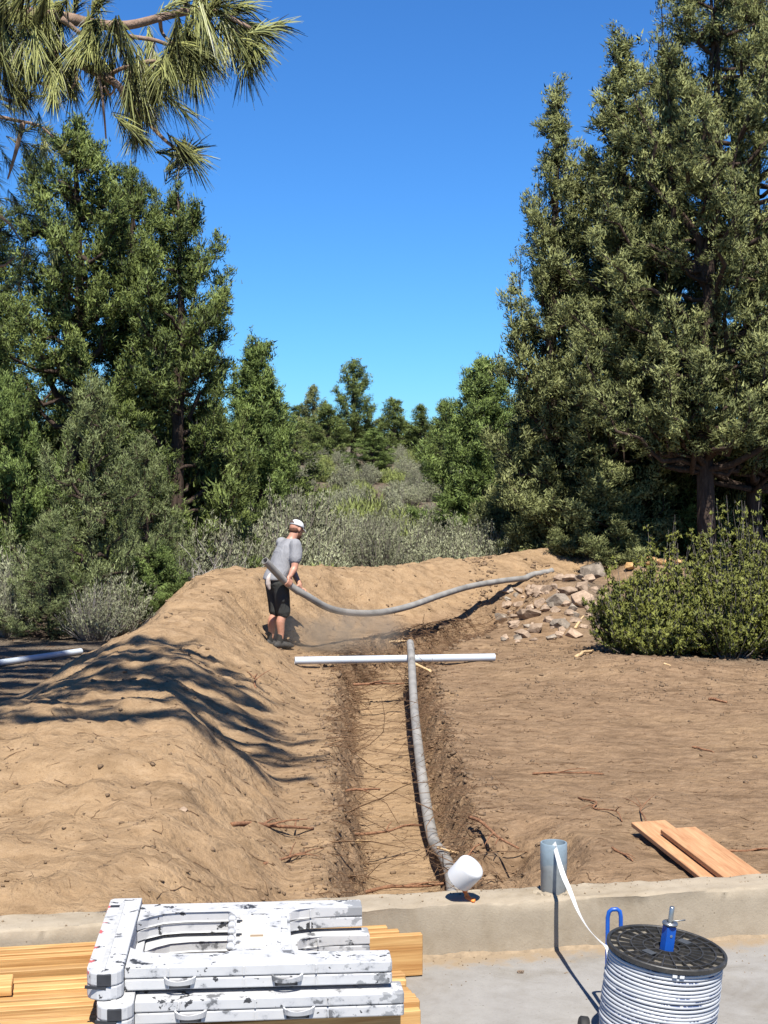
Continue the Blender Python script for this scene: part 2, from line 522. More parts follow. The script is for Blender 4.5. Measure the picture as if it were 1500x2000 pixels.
def ground_material():
    m, nt, b = new_mat("dirt")
    so = N(nt, "ShaderNodeAttribute", attribute_name="soil"); du = N(nt, "ShaderNodeAttribute", attribute_name="duff")
    w = world_coord(nt)
    ws = world_coord(nt, (0.85, 1.5, 1.0))
    n1 = noise_tex(nt, 1.1, 6, 0.6, w)
    n2 = noise_tex(nt, 7.0, 6, 0.68, ws)
    n3 = noise_tex(nt, 42.0, 5, 0.7, w)
    n4 = noise_tex(nt, 160.0, 3, 0.7, w)
    sand = ramp(nt, n2.outputs[0], [(0.25, dim((0.290, 0.190, 0.104))), (0.55, dim((0.390, 0.267, 0.155))), (0.8, dim((0.46, 0.327, 0.204)))])
    earth = ramp(nt, n2.outputs[0], [(0.25, dim((0.150, 0.097, 0.057))), (0.5, dim((0.275, 0.182, 0.108))), (0.8, dim((0.385, 0.268, 0.168)))])
    # soil value broken up by noise
    ad = N(nt, "ShaderNodeMath", operation='MULTIPLY_ADD', i_1=1.1, i_2=-0.55)
    nt.links.new(n1.outputs[0], ad.inputs[0])
    sm = N(nt, "ShaderNodeMath", operation='ADD', use_clamp=True)
    nt.links.new(so.outputs["Fac"], sm.inputs[0]); nt.links.new(ad.outputs[0], sm.inputs[1])
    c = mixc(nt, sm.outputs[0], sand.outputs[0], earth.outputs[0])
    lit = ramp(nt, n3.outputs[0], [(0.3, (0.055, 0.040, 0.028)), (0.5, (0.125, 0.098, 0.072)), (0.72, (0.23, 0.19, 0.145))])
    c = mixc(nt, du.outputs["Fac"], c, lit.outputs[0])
    n5 = noise_tex(nt, 3.0, 5, 0.65, world_coord(nt, (0.6, 1.2, 1.0)), 0.9)
    st = ramp(nt, n5.outputs[0], [(0.32, (0.66, 0.64, 0.62)), (0.48, (1, 1, 1)), (0.7, (1.18, 1.17, 1.15))])
    c = mixc(nt, 0.9, c, st.outputs[0], 'MULTIPLY')
    # dark crumbs of bark and root and pale grit
    sp = ramp(nt, n3.outputs[0], [(0.30, (0.42, 0.36, 0.30)), (0.40, (1, 1, 1)), (0.66, (1, 1, 1)), (0.78, (1.22, 1.2, 1.16))])
    c = mixc(nt, 0.75, c, sp.outputs[0], 'MULTIPLY')
    fine = ramp(nt, n4.outputs[0], [(0.3, (0.80, 0.78, 0.76)), (0.7, (1.14, 1.14, 1.14))])
    c = mixc(nt, 0.7, c, fine.outputs[0], 'MULTIPLY')
    nt.links.new(c, b.inputs["Base Color"])
    b.inputs["Roughness"].default_value = 0.95
    b.inputs["Specular IOR Level"].default_value = 0.1
    h = N(nt, "ShaderNodeMath", operation='MULTIPLY_ADD', i_1=0.35)
    nt.links.new(n4.outputs[0], h.inputs[0]); nt.links.new(n3.outputs[0], h.inputs[2])
    h2 = N(nt, "ShaderNodeMath", operation='MULTIPLY_ADD', i_1=1.6)
    nt.links.new(n2.outputs[0], h2.inputs[0]); nt.links.new(h.outputs[0], h2.inputs[2])
    vo = N(nt, "ShaderNodeTexVoronoi", feature='SMOOTH_F1', i_Scale=24.0, i_Randomness=1.0); vo.inputs["Smoothness"].default_value = 0.3
    wob_ = N(nt, "ShaderNodeVectorMath", operation='MULTIPLY_ADD'); wob_.inputs[1].default_value = (0.10,) * 3
    nt.links.new(n2.outputs["Color"], wob_.inputs[0]); nt.links.new(w, wob_.inputs[2]); nt.links.new(wob_.outputs[0], vo.inputs["Vector"])
    h3 = N(nt, "ShaderNodeMath", operation='MULTIPLY_ADD', i_1=-0.9); nt.links.new(vo.outputs["Distance"], h3.inputs[0]); nt.links.new(h2.outputs[0], h3.inputs[2])
    bump(nt, b, h3.outputs[0], 0.70, 0.024)
    return m
M_DIRT = ground_material()
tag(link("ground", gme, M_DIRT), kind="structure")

# ================================================================== concrete
WALL_ANG = math.atan(0.19)
WALL_O = Vector((0, 6.60, 0))          # on the wall's inner face
Z_SLAB, Z_WALL, W_THICK = 0.33, 0.56, 0.215

def wall_pt(u, v, z):
    """u along the wall, v through its thickness away from the slab"""
    c, s = math.cos(WALL_ANG), math.sin(WALL_ANG)
    return Vector((WALL_O.x + u * c - v * s, WALL_O.y + u * s + v * c, z))

def concrete_mat(name, lo, hi, dust=None, spots=True):
    m, nt, b = new_mat(name)
    lo, hi = dim(lo), dim(hi)
    o = obj_coord(nt)
    n1 = noise_tex(nt, 1.7, 6, 0.62, o)
    n2 = noise_tex(nt, 11, 6, 0.65, o)
    n3 = noise_tex(nt, 90, 4, 0.7, o)
    r = ramp(nt, n1.outputs[0], [(0.25, lo), (0.75, hi)])
    r2 = ramp(nt, n2.outputs[0], [(0.25, (0.82, 0.80, 0.77)), (0.55, (1, 1, 1)), (0.8, (1.10, 1.10, 1.08))])
    c = mixc(nt, 0.8, r.outputs[0], r2.outputs[0], 'MULTIPLY')
    r3 = ramp(nt, n3.outputs[0], [(0.26, (0.7, 0.68, 0.64)), (0.40, (1, 1, 1)), (0.75, (1.06, 1.06, 1.06))])
    c = mixc(nt, 0.7, c, r3.outputs[0], 'MULTIPLY')
    # damp stains and runs
    n4 = noise_tex(nt, 0.9, 5, 0.7, obj_coord(nt, (1.0, 1.6, 0.35)), 1.2)
    r4 = ramp(nt, n4.outputs[0], [(0.36, (0.80, 0.77, 0.72)), (0.48, (1, 1, 1)), (0.66, (1.0, 1.0, 1.0)), (0.74, (1.09, 1.08, 1.06))])
    c = mixc(nt, 0.85, c, r4.outputs[0], 'MULTIPLY')
    if dust:
        # blown sand lying along the foot of the wall (local y = 0 is the joint)
        sx = N(nt, "ShaderNodeSeparateXYZ"); tc = N(nt, "ShaderNodeTexCoord")
        nt.links.new(tc.outputs["Object"], sx.inputs[0])
        ma = N(nt, "ShaderNodeMath", operation='MULTIPLY_ADD', i_1=0.45)
        nt.links.new(n2.outputs[0], ma.inputs[0]); nt.links.new(sx.outputs["Y"], ma.inputs[2])
        dr = ramp(nt, ma.outputs[0], [(0.06, (0, 0, 0)), (0.19, (1, 1, 1))])
        c = mixc(nt, dr.outputs[0], c, dust)
    vo = N(nt, "ShaderNodeTexVoronoi", i_Scale=26.0); nt.links.new(o, vo.inputs["Vector"])
    pv_ = ramp(nt, vo.outputs["Distance"], [(0.05, (0.45, 0.42, 0.38)), (0.11, (1, 1, 1))])
    msk = ramp(nt, n2.outputs[0], [(0.50, (0, 0, 0)), (0.56, (1, 1, 1))])
    c = mixc(nt, msk.outputs[0], c, mixc(nt, 1.0, c, pv_.outputs[0], 'MULTIPLY'))
    nt.links.new(c, b.inputs["Base Color"])
    b.inputs["Roughness"].default_value = 0.88
    b.inputs["Specular IOR Level"].default_value = 0.2
    h = N(nt, "ShaderNodeMath", operation='MULTIPLY_ADD', i_1=0.5)
    nt.links.new(n3.outputs[0], h.inputs[0]); nt.links.new(n2.outputs[0], h.inputs[2])
    bump(nt, b, h.outputs[0], 0.45, 0.006)
    return m

M_WALL = concrete_mat("wall_concrete", (0.33, 0.275, 0.200), (0.43, 0.365, 0.275))
M_SLAB = concrete_mat("slab_concrete", (0.25, 0.235, 0.215), (0.335, 0.32, 0.295), dust=(0.235, 0.18, 0.12))

def build_wall():
    L0, L1 = -3.6, 4.4
    us = np.arange(L0, L1 + 0.001, 0.025)
    prof = []                                   # (v, z, roughness) round the section
    zb = -0.35
    for z in np.linspace(Z_SLAB - 0.12, Z_WALL - 0.012, 9): prof.append((0.0, z, 0.0022))
    prof += [(0.003, Z_WALL - 0.004, 0.006), (0.012, Z_WALL, 0.006)]
    for v in np.linspace(0.03, W_THICK - 0.03, 8): prof.append((v, Z_WALL, 0.003))
    prof += [(W_THICK - 0.012, Z_WALL, 0.006), (W_THICK - 0.003, Z_WALL - 0.005, 0.006)]
    for z in np.linspace(Z_WALL - 0.02, zb, 7): prof.append((W_THICK, z, 0.003))
    pv = np.array([p[0] for p in prof]); pz = np.array([p[1] for p in prof]); pr = np.array([p[2] for p in prof])
    U, K = np.meshgrid(us, np.arange(len(prof)), indexing='ij')
    V = pv[K]; Z = pz[K]; R = pr[K]
    nz = fbm(U * 9, K * 0.7, 3, 5); nz2 = fbm(U * 3, K * 0.35 + 40, 2, 6)
    V = V + R * nz2 * 2.0 * np.where(K < 10, 1, np.where(K > 20, -1, 0)); Z = Z + R * nz * np.where((K >= 9) & (K <= 20), 1.6, 0)
    # chipped top edge on the slab side
    chip = np.clip(fbm(U * 6, U * 0 + 3.3, 3, 91) - 0.28, 0, 1)
    Z = Z - np.where((K >= 8) & (K <= 11), chip * 0.05, 0)
    c, s = math.cos(WALL_ANG), math.sin(WALL_ANG)
    verts = np.stack([U.ravel(), V.ravel(), Z.ravel()], 1)
    n, k = U.shape
    i = np.arange(n - 1)[:, None] * k + np.arange(k - 1)[None, :]
    q = np.stack([i, i + k, i + k + 1, i + 1], -1).reshape(-1, 4)
    me = np_mesh("wall", verts, q, True)
    me.set_sharp_from_angle(angle=math.radians(50))
    o = link("concrete_stem_wall", me, M_WALL, loc=(WALL_O.x, WALL_O.y, 0), rot=(0, 0, WALL_ANG))
    tag(o, "low tan concrete stem wall running across the foreground", "wall")
    # slab on this side of the wall
    us = np.linspace(-4.5, 5.0, 48); vs = np.linspace(-9.0, 0.0, 46)
    U, V = np.meshgrid(us, vs)
    Z = Z_SLAB + 0.003 * fbm(U * 1.2, V * 1.2, 2, 8)
    i = np.arange(45)[:, None] * 48 + np.arange(47)[None, :]
    q = np.stack([i, i + 1, i + 49, i + 48], -1).reshape(-1, 4)
    me = np_mesh("slab", np.stack([U.ravel(), V.ravel() + 0.002, Z.ravel()], 1), q, True)
    tag(link("concrete_slab", me, M_SLAB, loc=(WALL_O.x, WALL_O.y, 0), rot=(0, 0, WALL_ANG)), kind="structure")
    # ragged fillet of sand and mortar in the joint
    bm = bmesh.new()
    prev = None
    for k2, u in enumerate(np.arange(-3.4, 4.2, 0.03)):
        w = 0.012 + 0.02 * abs(mnoise.noise((u * 3, 0.3, 1))) + 0.012 * abs(mnoise.noise((u * 15, 0.3, 1)))
        h = 0.010 + 0.014 * abs(mnoise.noise((u * 4, 7, 1))) + 0.008 * abs(mnoise.noise((u * 19, 7, 1)))
        row = [bm.verts.new((u, -w, Z_SLAB - 0.004)), bm.verts.new((u, -w * 0.45, Z_SLAB + h * 0.55)), bm.verts.new((u, 0.001, Z_SLAB + h))]
        if prev:
            for a in range(2): bm.faces.new((prev[a], row[a], row[a + 1], prev[a + 1]))
        prev = row
    tag(link("sand_fillet", bm_mesh("fillet", bm, True), simple_mat("joint_sand", (0.30, 0.225, 0.145), 0.95, var=0.3, scale=20, bumps=0.5), loc=(WALL_O.x, WALL_O.y, 0), rot=(0, 0, WALL_ANG)), kind="structure")
build_wall()

# ================================================================== vegetation
M_JUN = foliage_mat("juniper_foliage", (0.070, 0.098, 0.026), (0.250, 0.310, 0.088), trans=0.36)
M_JUN_GREY = foliage_mat("grey_juniper_foliage", (0.125, 0.145, 0.053), (0.395, 0.420, 0.172), trans=0.40)
M_JUN_BRIGHT = foliage_mat("young_juniper_foliage", (0.095, 0.140, 0.036), (0.285, 0.375, 0.11), trans=0.38)
M_JUN_FEATHER = foliage_mat("feathery_juniper_foliage", (0.105, 0.135, 0.052), (0.30, 0.345, 0.145), trans=0.30)
M_BUSH = foliage_mat("bitterbrush_leaf", (0.062, 0.074, 0.014), (0.235, 0.248, 0.055))
M_SAGE = foliage_mat("sagebrush_leaf", (0.125, 0.132, 0.072), (0.36, 0.375, 0.235), trans=0.15, objvar=0.28)
M_RABBIT = foliage_mat("rabbitbrush_leaf", (0.12, 0.15, 0.04), (0.30, 0.34, 0.10), trans=0.2, objvar=0.15)
M_NEEDLE = foliage_mat("pine_needle", (0.105, 0.12, 0.036), (0.37, 0.38, 0.138), trans=0.18, rough=0.45, spec=0.4)

def bark_mat(name, lo, hi, scale=6):
    m, nt, b = new_mat(name)
    c = obj_coord(nt, (1, 1, 0.22))
    n = noise_tex(nt, scale * 3, 6, 0.7, c, 0.5)
    r = ramp(nt, n.outputs[0], [(0.3, lo), (0.7, hi)])
    nt.links.new(r.outputs[0], b.inputs["Base Color"])
    b.inputs["Roughness"].default_value = 0.9
    b.inputs["Specular IOR Level"].default_value = 0.15
    bump(nt, b, n.outputs[0], 0.9, 0.03)
    return m
M_BARK = bark_mat("juniper_bark", (0.020, 0.014, 0.011), (0.095, 0.066, 0.050))
M_BARK_GREY = bark_mat("grey_twig_bark", (0.14, 0.12, 0.10), (0.34, 0.30, 0.26))
M_DEAD = bark_mat("dead_grey_wood", (0.19, 0.17, 0.155), (0.44, 0.40, 0.365))
M_PINEBARK = bark_mat("pine_bark", (0.14, 0.09, 0.06), (0.34, 0.24, 0.18))

def unit(v): return v / (np.linalg.norm(v, axis=-1, keepdims=True) + 1e-9)

def leaflets(rng, C, Dr, size, tint, K, lr=(0.55, 1.15), wr=0.24, spread=0.75, up=0.25, off=0.3):
    """K tapering leaf sprays round every centre: returns verts, quads, {tint, nrm}"""
    n = len(C)
    c = np.repeat(C, K, 0); d = np.repeat(Dr, K, 0); s = np.repeat(size, K); t = np.repeat(tint, K)
    m = n * K
    dd = unit(d + spread * rng.normal(size=(m, 3)) + np.array([0, 0, up]))
    base = c + (off * s)[:, None] * rng.normal(size=(m, 3))
    L = s * rng.uniform(lr[0], lr[1], m)
    side = unit(np.cross(dd, rng.normal(size=(m, 3))))
    w = (L * wr * rng.uniform(0.7, 1.3, m))[:, None] * side
    mid = base + dd * (L * 0.5)[:, None]
    out = unit(unit(mid - c) + 0.5 * d + np.array([0, 0, 0.15]))
    g = unit(np.cross(side, dd))
    g = g * np.sign(np.sum(g * out, 1, keepdims=True) + 1e-9)
    nr = unit(0.48 * out + 0.55 * g)
    V = np.stack([base + w, base - w, base + dd * L[:, None]], 1).reshape(-1, 3)
    Q = np.arange(m * 3).reshape(-1, 3)
    tt = np.clip(t + rng.normal(0, 0.10, m), 0, 1)
    return V, Q, {"tint": np.repeat(tt, 3), "nrm": np.repeat(nr, 3, 0)}

def plume_data(seed, H, R, base=0.1, plumes=20, tuft=0.125, K=23, subs=34, pr=(0.27, 0.44), trunk_r=0.16, wr=0.135, shape=0.66, low=0.3, skew=(0, 0), tips=()):
    """western juniper: rising limbs, each dressed as a ragged plume; their tips fill an uneven egg"""
    rng = np.random.default_rng(seed)
    T = Tubes(); C = []; Dr = []; S = []; TI = []
    k = np.linspace(0, 1, 12)
    tx = 0.04 * H * np.sin(k * 4.1 + seed) * k * (1 - k); ty = 0.04 * H * np.cos(k * 3.7 + seed) * k * (1 - k)
    T.add(np.stack([tx + skew[0] * k, ty + skew[1] * k, k * H * 0.97], 1), trunk_r * (1 - 0.92 * k ** 0.8) + 0.008, 9)
    limbs = [(0.0, 0.0, H, 0.45 * H)]
    for (x, y, z) in tips: limbs.append((x, y, z, z * rng.uniform(0.45, 0.6)))
    for i in range(plumes):
        az = i * 2.39996 + rng.uniform(-0.5, 0.5)
        t = ((i + rng.uniform()) / plumes) ** (1.0 + low)
        env = (1 - t) ** shape * min(1.0, 0.72 + 0.9 * t)
        rho = 1.22 * R * env * rng.uniform(0.45, 1.0)
        z = H * (base + (0.97 - base) * t) + 0.25 * rho
        limbs.append((rho * math.cos(az), rho * math.sin(az), z, max(z - rho * rng.uniform(0.45, 1.2) - 0.1, H * base * 0.75)))
    for li, (x, y, z, hs) in enumerate(limbs):
        q = np.linspace(0, 1, 9)[:, None]
        kk = hs / H
        p0 = np.array([np.interp(kk, k, tx) + skew[0] * kk, np.interp(kk, k, ty) + skew[1] * kk, hs])
        p2 = np.array([x + skew[0] * z / H, y + skew[1] * z / H, z]); p1 = np.array([x * 0.82 + p0[0] * 0.18, y * 0.82 + p0[1] * 0.18, hs + 0.22 * (z - hs)])
        ax = (1 - q) ** 2 * p0 + 2 * q * (1 - q) * p1 + q ** 2 * p2
        ax[1:-1] += rng.normal(0, 0.035 * R, (7, 3))
        L = np.linalg.norm(np.diff(ax, axis=0), axis=1).sum()
        T.add(ax, np.linspace(0.010 + 0.016 * L, 0.005, 9), 5, False)
        wid = R * rng.uniform(*pr) * (0.55 + 0.45 * (1 - z / (H * 1.1)))
        n = max(9, int(subs * (L / (0.30 * H)) ** 0.8))
        bt = rng.normal(0.5, 0.11)
        t0 = 0.12 if li == 0 else 0.25
        for b in range(n):
            t = t0 + (1 - t0) * ((b + rng.uniform()) / n) ** 0.85
            c = np.array([np.interp(t * 8, np.arange(9), ax[:, j]) for j in range(3)])
            i0 = min(int(t * 8), 7); d = unit(ax[i0 + 1] - ax[i0])
            o = rng.normal(size=3); o -= d * (o @ d); o = unit(o)
            Ls = (wid * (1.02 - t) ** 0.55 * min(1, 0.55 + 1.3 * (t - t0)) + 0.05) * rng.uniform(0.55, 1.25)
            sd = unit(o + d * rng.uniform(0.3, 1.0) + np.array([0, 0, rng.uniform(0.0, 0.5)]))
            e = c + sd * Ls
            if b % 2 == 0: T.add(np.array([c, e]), [0.006, 0.002], 3, False)
            m = int(3 + 3.6 * Ls / (tuft * 2.2))
            g = rng.uniform(0.30, 1.05, m)
            pos = c + sd * (Ls * g)[:, None] + rng.normal(0, 0.40 * tuft, (m, 3)) + np.array([0, 0, 0.03])
            C.append(pos); Dr.append(unit(sd + rng.normal(0, 0.35, (m, 3)) + np.array([0, 0, 0.35])))
            S.append(tuft * rng.uniform(0.6, 1.2, m) * (0.72 + 0.35 * (1 - t)))
            TI.append(np.clip(bt + rng.normal(0, 0.12) + rng.normal(0, 0.10, m), 0, 1))
    C = np.concatenate(C); Dr = np.concatenate(Dr); S = np.concatenate(S); TI = np.concatenate(TI)
    C[:, 2] = np.maximum(C[:, 2], 0.05)
    V, Q, t = leaflets(rng, C, Dr, S, TI, K, lr=(0.34, 0.98), wr=wr, spread=0.55, up=0.30, off=0.40)
    return (V, Q, t), T

def tree_place(px, top_py, D, sink=0.05):
    b = P(px, 900, D)
    z = zs(b.x, D) - sink
    return Vector((b.x, D, z)), P(px, top_py, D).z - z

# every kind is built once; a second tree of the kind is a copy with its own turn, size and foliage colour
TREES = {}
def tree_kind(key, H, R, **kw):
    (V, Q, t), T = plume_data(H=H, R=R, **kw)
    TREES[key] = (np_mesh("crown_" + key, V, Q, False, t), T.mesh("trunk_" + key), H, R)
def tree_at(name, key, px, top_py, D, mat, label, width_px=None, rot=0.0, lean=0.0):
    cm, tm, H0, R0 = TREES[key]
    loc, H = tree_place(px, top_py, D)
    root = empty(name, loc, (0, lean, rot))
    k = H / H0; kw_ = k if width_px is None else width_px * D / FPX / 2 / R0
    root.scale = (kw_, kw_, k)
    for part, me, m in (("trunk", tm, M_BARK), ("crown", cm, mat)):
        o = link(part, me, None, root)
        if len(me.materials) == 0: me.materials.append(m)
        o.material_slots[0].link = 'OBJECT'; o.material_slots[0].material = m
    tag(root, label, "tree")
    return root

tree_kind("spired", 8.2, 2.55, seed=11, base=0.05, plumes=78, subs=26, trunk_r=0.2, shape=0.55, pr=(0.13, 0.22), tips=((-0.5, 0, 7.9), (0.45, 0.1, 7.75), (1.0, -0.3, 6.9), (-1.05, 0.1, 6.6)))
tree_kind("stepped", 7.0, 1.75, seed=23, base=0.05, plumes=62, subs=25, trunk_r=0.17, shape=0.58, pr=(0.17, 0.27), tips=((0.36, -0.1, 6.1), (0.75, 0.0, 5.2), (-0.5, 0.1, 6.2)))
tree_kind("spire", 9.0, 1.35, seed=53, base=0.05, plumes=64, subs=24, trunk_r=0.14, shape=0.8, pr=(0.2, 0.32), tips=((-0.62, 0.0, 5.8), (-0.30, 0.2, 7.3), (-0.75, 0.1, 4.6), (-0.80, -0.2, 5.2)))
tree_kind("tall", 12.0, 2.6, seed=61, base=0.22, plumes=92, subs=25, trunk_r=0.165, shape=0.52, pr=(0.14, 0.23), tips=((-0.8, 0.1, 10.4), (-1.1, -0.2, 9.2), (0.3, -0.8, 8.6), (-0.4, -1.5, 4.0), (0.5, -1.6, 4.2), (-1.4, -0.8, 3.4), (1.2, -1.2, 3.7)))
tree_kind("cone", 5.0, 1.75, seed=31, base=0.02, plumes=70, subs=22, shape=0.9, pr=(0.15, 0.24), trunk_r=0.09, tuft=0.13)
tree_kind("bushy", 4.6, 1.9, seed=73, base=0.02, plumes=56, subs=23, tuft=0.13, trunk_r=0.11, shape=0.52, pr=(0.18, 0.3))
tree_kind("double", 5.6, 1.9, seed=71, base=0.02, plumes=54, subs=22, tuft=0.15, trunk_r=0.12, shape=0.7, tips=((0.5, 0, 5.5), (-0.9, 0.1, 4.2)))
tree_kind("low", 2.6, 1.15, seed=93, base=0.02, plumes=34, subs=19, tuft=0.11, trunk_r=0.05, shape=0.5)
tree_kind("airy", 4.0, 1.5, seed=41, base=0.06, plumes=46, subs=17, tuft=0.10, K=15, wr=0.09, trunk_r=0.045, shape=0.72, pr=(0.14, 0.24))

# ---- left: the tall dark junipers
tree_at("juniper_tree", "spired", 150, 222, 26.5, M_JUN, "tall dark juniper with three spires nearest the left edge")
tree_at("juniper_tree", "stepped", 350, 355, 25.5, M_JUN, "dark juniper with stepped right outline beside the three-spired one")
tree_at("juniper_tree", "spired", 262, 318, 28.0, M_JUN, "dark juniper standing behind and between the two tall left ones", width_px=400, rot=2.2)
tree_at("juniper_tree", "stepped", -60, 330, 29, M_JUN, "dark juniper cut off by the left edge of the view", width_px=480, rot=4.0)
tree_at("juniper_tree", "cone", 500, 662, 33, M_JUN_BRIGHT, "bright green cone-shaped juniper behind the man", width_px=300)
tree_at("juniper_tree", "bushy", 400, 790, 28, M_JUN, "small rounded juniper between the dark trees and the bright cone", width_px=270, rot=1.0)
tree_at("young_juniper", "airy", 178, 735, 21.8, M_JUN_FEATHER, "airy grey-green young juniper with visible thin trunk at left", width_px=360)
tree_at("young_juniper", "bushy", 20, 740, 24.5, M_JUN_BRIGHT, "leafy green juniper behind the airy one at the left edge", width_px=300, rot=3.0)
tree_at("young_juniper", "airy", 285, 850, 23.4, M_JUN_FEATHER, "low feathery juniper right of the airy young one", width_px=270, rot=2.0)
# ---- right: the group of tall grey-green junipers
tree_at("juniper_tree", "spire", 1085, 150, 28, M_JUN_GREY, "slim juniper spire standing apart left of the tall right trees", width_px=300)
tree_at("juniper_tree", "spire", 1205, 55, 27, M_JUN_GREY, "tall juniper whose tip reaches just under the top edge", width_px=400, rot=3.6)
tree_at("juniper_tree", "tall", 1385, -190, 25.5, M_JUN_GREY, "tallest juniper with the thick bare dark trunk above the bush", width_px=640)
tree_at("juniper_tree", "tall", 1478, -150, 26.6, M_JUN_GREY, "tall juniper with the second dark trunk at the right edge", width_px=560, rot=0.9)
tree_at("juniper_tree", "stepped", 1600, 60, 29, M_JUN, "juniper beyond the right edge behind the dark trunks", width_px=440, rot=1.4)
tree_at("juniper_tree", "stepped", 1150, 300, 29.2, M_JUN_GREY, "juniper filling the gap behind the slim spire at right", width_px=380, rot=2.6)
tree_at("juniper_tree", "spired", 1292, 90, 28.4, M_JUN_GREY, "dense juniper between the tip-reaching tree and the tallest one", width_px=430, rot=5.2)
tree_at("juniper_tree", "double", 940, 700, 40, M_JUN_BRIGHT, "juniper with two thin tips left of the right group", width_px=300)
tree_at("juniper_tree", "bushy", 1075, 720, 31, M_JUN_GREY, "broad bushy juniper in front of the slim spire", width_px=380)
tree_at("juniper_tree", "bushy", 1235, 730, 28.5, M_JUN_GREY, "bushy juniper below the tall trees left of the thick trunk", width_px=340, rot=2.0)
tree_at("young_juniper", "low", 1195, 905, 26.2, M_JUN_GREY, "low juniper on a thin stem just behind the rock pile", width_px=250)
tree_at("young_juniper", "bushy", 1440, 880, 31, M_JUN_BRIGHT, "low green juniper seen between and behind the dark trunks", width_px=320, rot=4.4)
tree_at("young_juniper", "low", 1040, 885, 30.0, M_JUN_GREY, "low juniper spreading behind the right end of the far berm", width_px=260, rot=1.1)
tree_at("young_juniper", "low", 1128, 850, 28.2, M_JUN_GREY, "low dense juniper above the grey boulder", width_px=260, rot=2.4)
tree_at("young_juniper", "low", 1300, 880, 27.6, M_JUN_BRIGHT, "low juniper left of the thick trunk above the orange boulders", width_px=240, rot=3.3)
tree_at("young_juniper", "low", 308, 1062, 21.7, M_JUN_BRIGHT, "knee-high green juniper shrub at the left foot of the heap", width_px=160, rot=4.1)
tree_at("young_juniper", "airy", 95, 1000, 20.9, M_JUN_FEATHER, "low grey-green juniper spread below the airy one", width_px=270, rot=5.0)

# ---- middle distance and far trees
def proto(seed, prof, mat, lead=()):
    (V, Q, t), T = plume_data(seed=seed, H=6.0, R=1.6, base=0.05, plumes=40, subs=14, tuft=0.20, K=14, trunk_r=0.17, wr=0.16, tips=lead)
    return np_mesh("far_crown", V, Q, False, t, mats=[mat]), T.mesh("far_trunk", mats=[M_BARK])
PROTOS = [proto(101, "ovate", M_JUN), proto(103, "col", M_JUN, ((0.5, 0, 5.5),)), proto(107, "cone", M_JUN_BRIGHT), proto(109, "ovate", M_JUN_GREY, ((-0.6, 0.2, 5.0),))]
def far_tree(px, top_py, width_px, D, k, label, group=None, rot=0.0):
    loc, H = tree_place(px, top_py, D)
    root = empty("far_juniper", loc, (0, 0, rot))
    wscale = width_px * D / FPX / 2 / 1.15
    root.scale = (wscale, wscale, H / 6.0)
    cm, tm = PROTOS[k]
    link("crown", cm, None, root); link("trunk", tm, None, root)
    tag(root, label, "tree", group)
    return root
(V_, Q_, t_), T_ = plume_data(seed=113, H=6.4, R=2.0, base=0.24, plumes=38, subs=16, tuft=0.20, K=14, trunk_r=0.2, wr=0.16, shape=0.6, pr=(0.22, 0.32))
loc, H_ = tree_place(690, 700, 92)
root = empty("far_juniper", loc); root.scale = (H_ / 6.4 * 1.05,) * 2 + (H_ / 6.4,)
link("crown", np_mesh("crown", V_, Q_, False, t_), M_JUN, root); link("trunk", T_.mesh("trunk"), M_BARK, root)
tag(root, "dark juniper with an open crown standing highest in the distance", "tree")
far_tree(612, 752, 60, 96, 3, "thin ragged juniper left of the open-crowned distant one", rot=1)
far_tree(640, 790, 90, 88, 0, "rounded far juniper below left of the open-crowned one", rot=2)
far_tree(768, 778, 85, 90, 1, "far juniper with a thin tip right of the open-crowned one", rot=3)
far_tree(726, 838, 90, 78, 2, "small bright cone-shaped juniper standing among the sagebrush", rot=1.5)
far_tree(822, 790, 70, 90, 1, "narrow far juniper at the lowest dip of the skyline", rot=5)
far_tree(868, 780, 80, 80, 0, "far juniper just left of the two-tipped one", rot=4)
far_tree(585, 790, 70, 100, 1, "small far juniper right of the bright cone", rot=.4)
rr = random.Random(5)
for px in list(range(-500, 560, 85)) + list(range(920, 2050, 85)):
    far_tree(px + rr.uniform(-20, 20), rr.uniform(740, 800), rr.uniform(130, 190), rr.uniform(52, 84), rr.choice([0, 1, 3]), "far juniper in the woodland glimpsed behind the near trees", "junipers of the far woodland", rr.uniform(0, 6))
for px in range(380, 1150, 45):
    far_tree(px + rr.uniform(-12, 12), rr.uniform(812, 840), rr.uniform(50, 75), rr.uniform(125, 160), rr.choice([0, 1, 3]), "tiny juniper of the hazy woodland along the skyline", "junipers along the skyline", rr.uniform(0, 6))

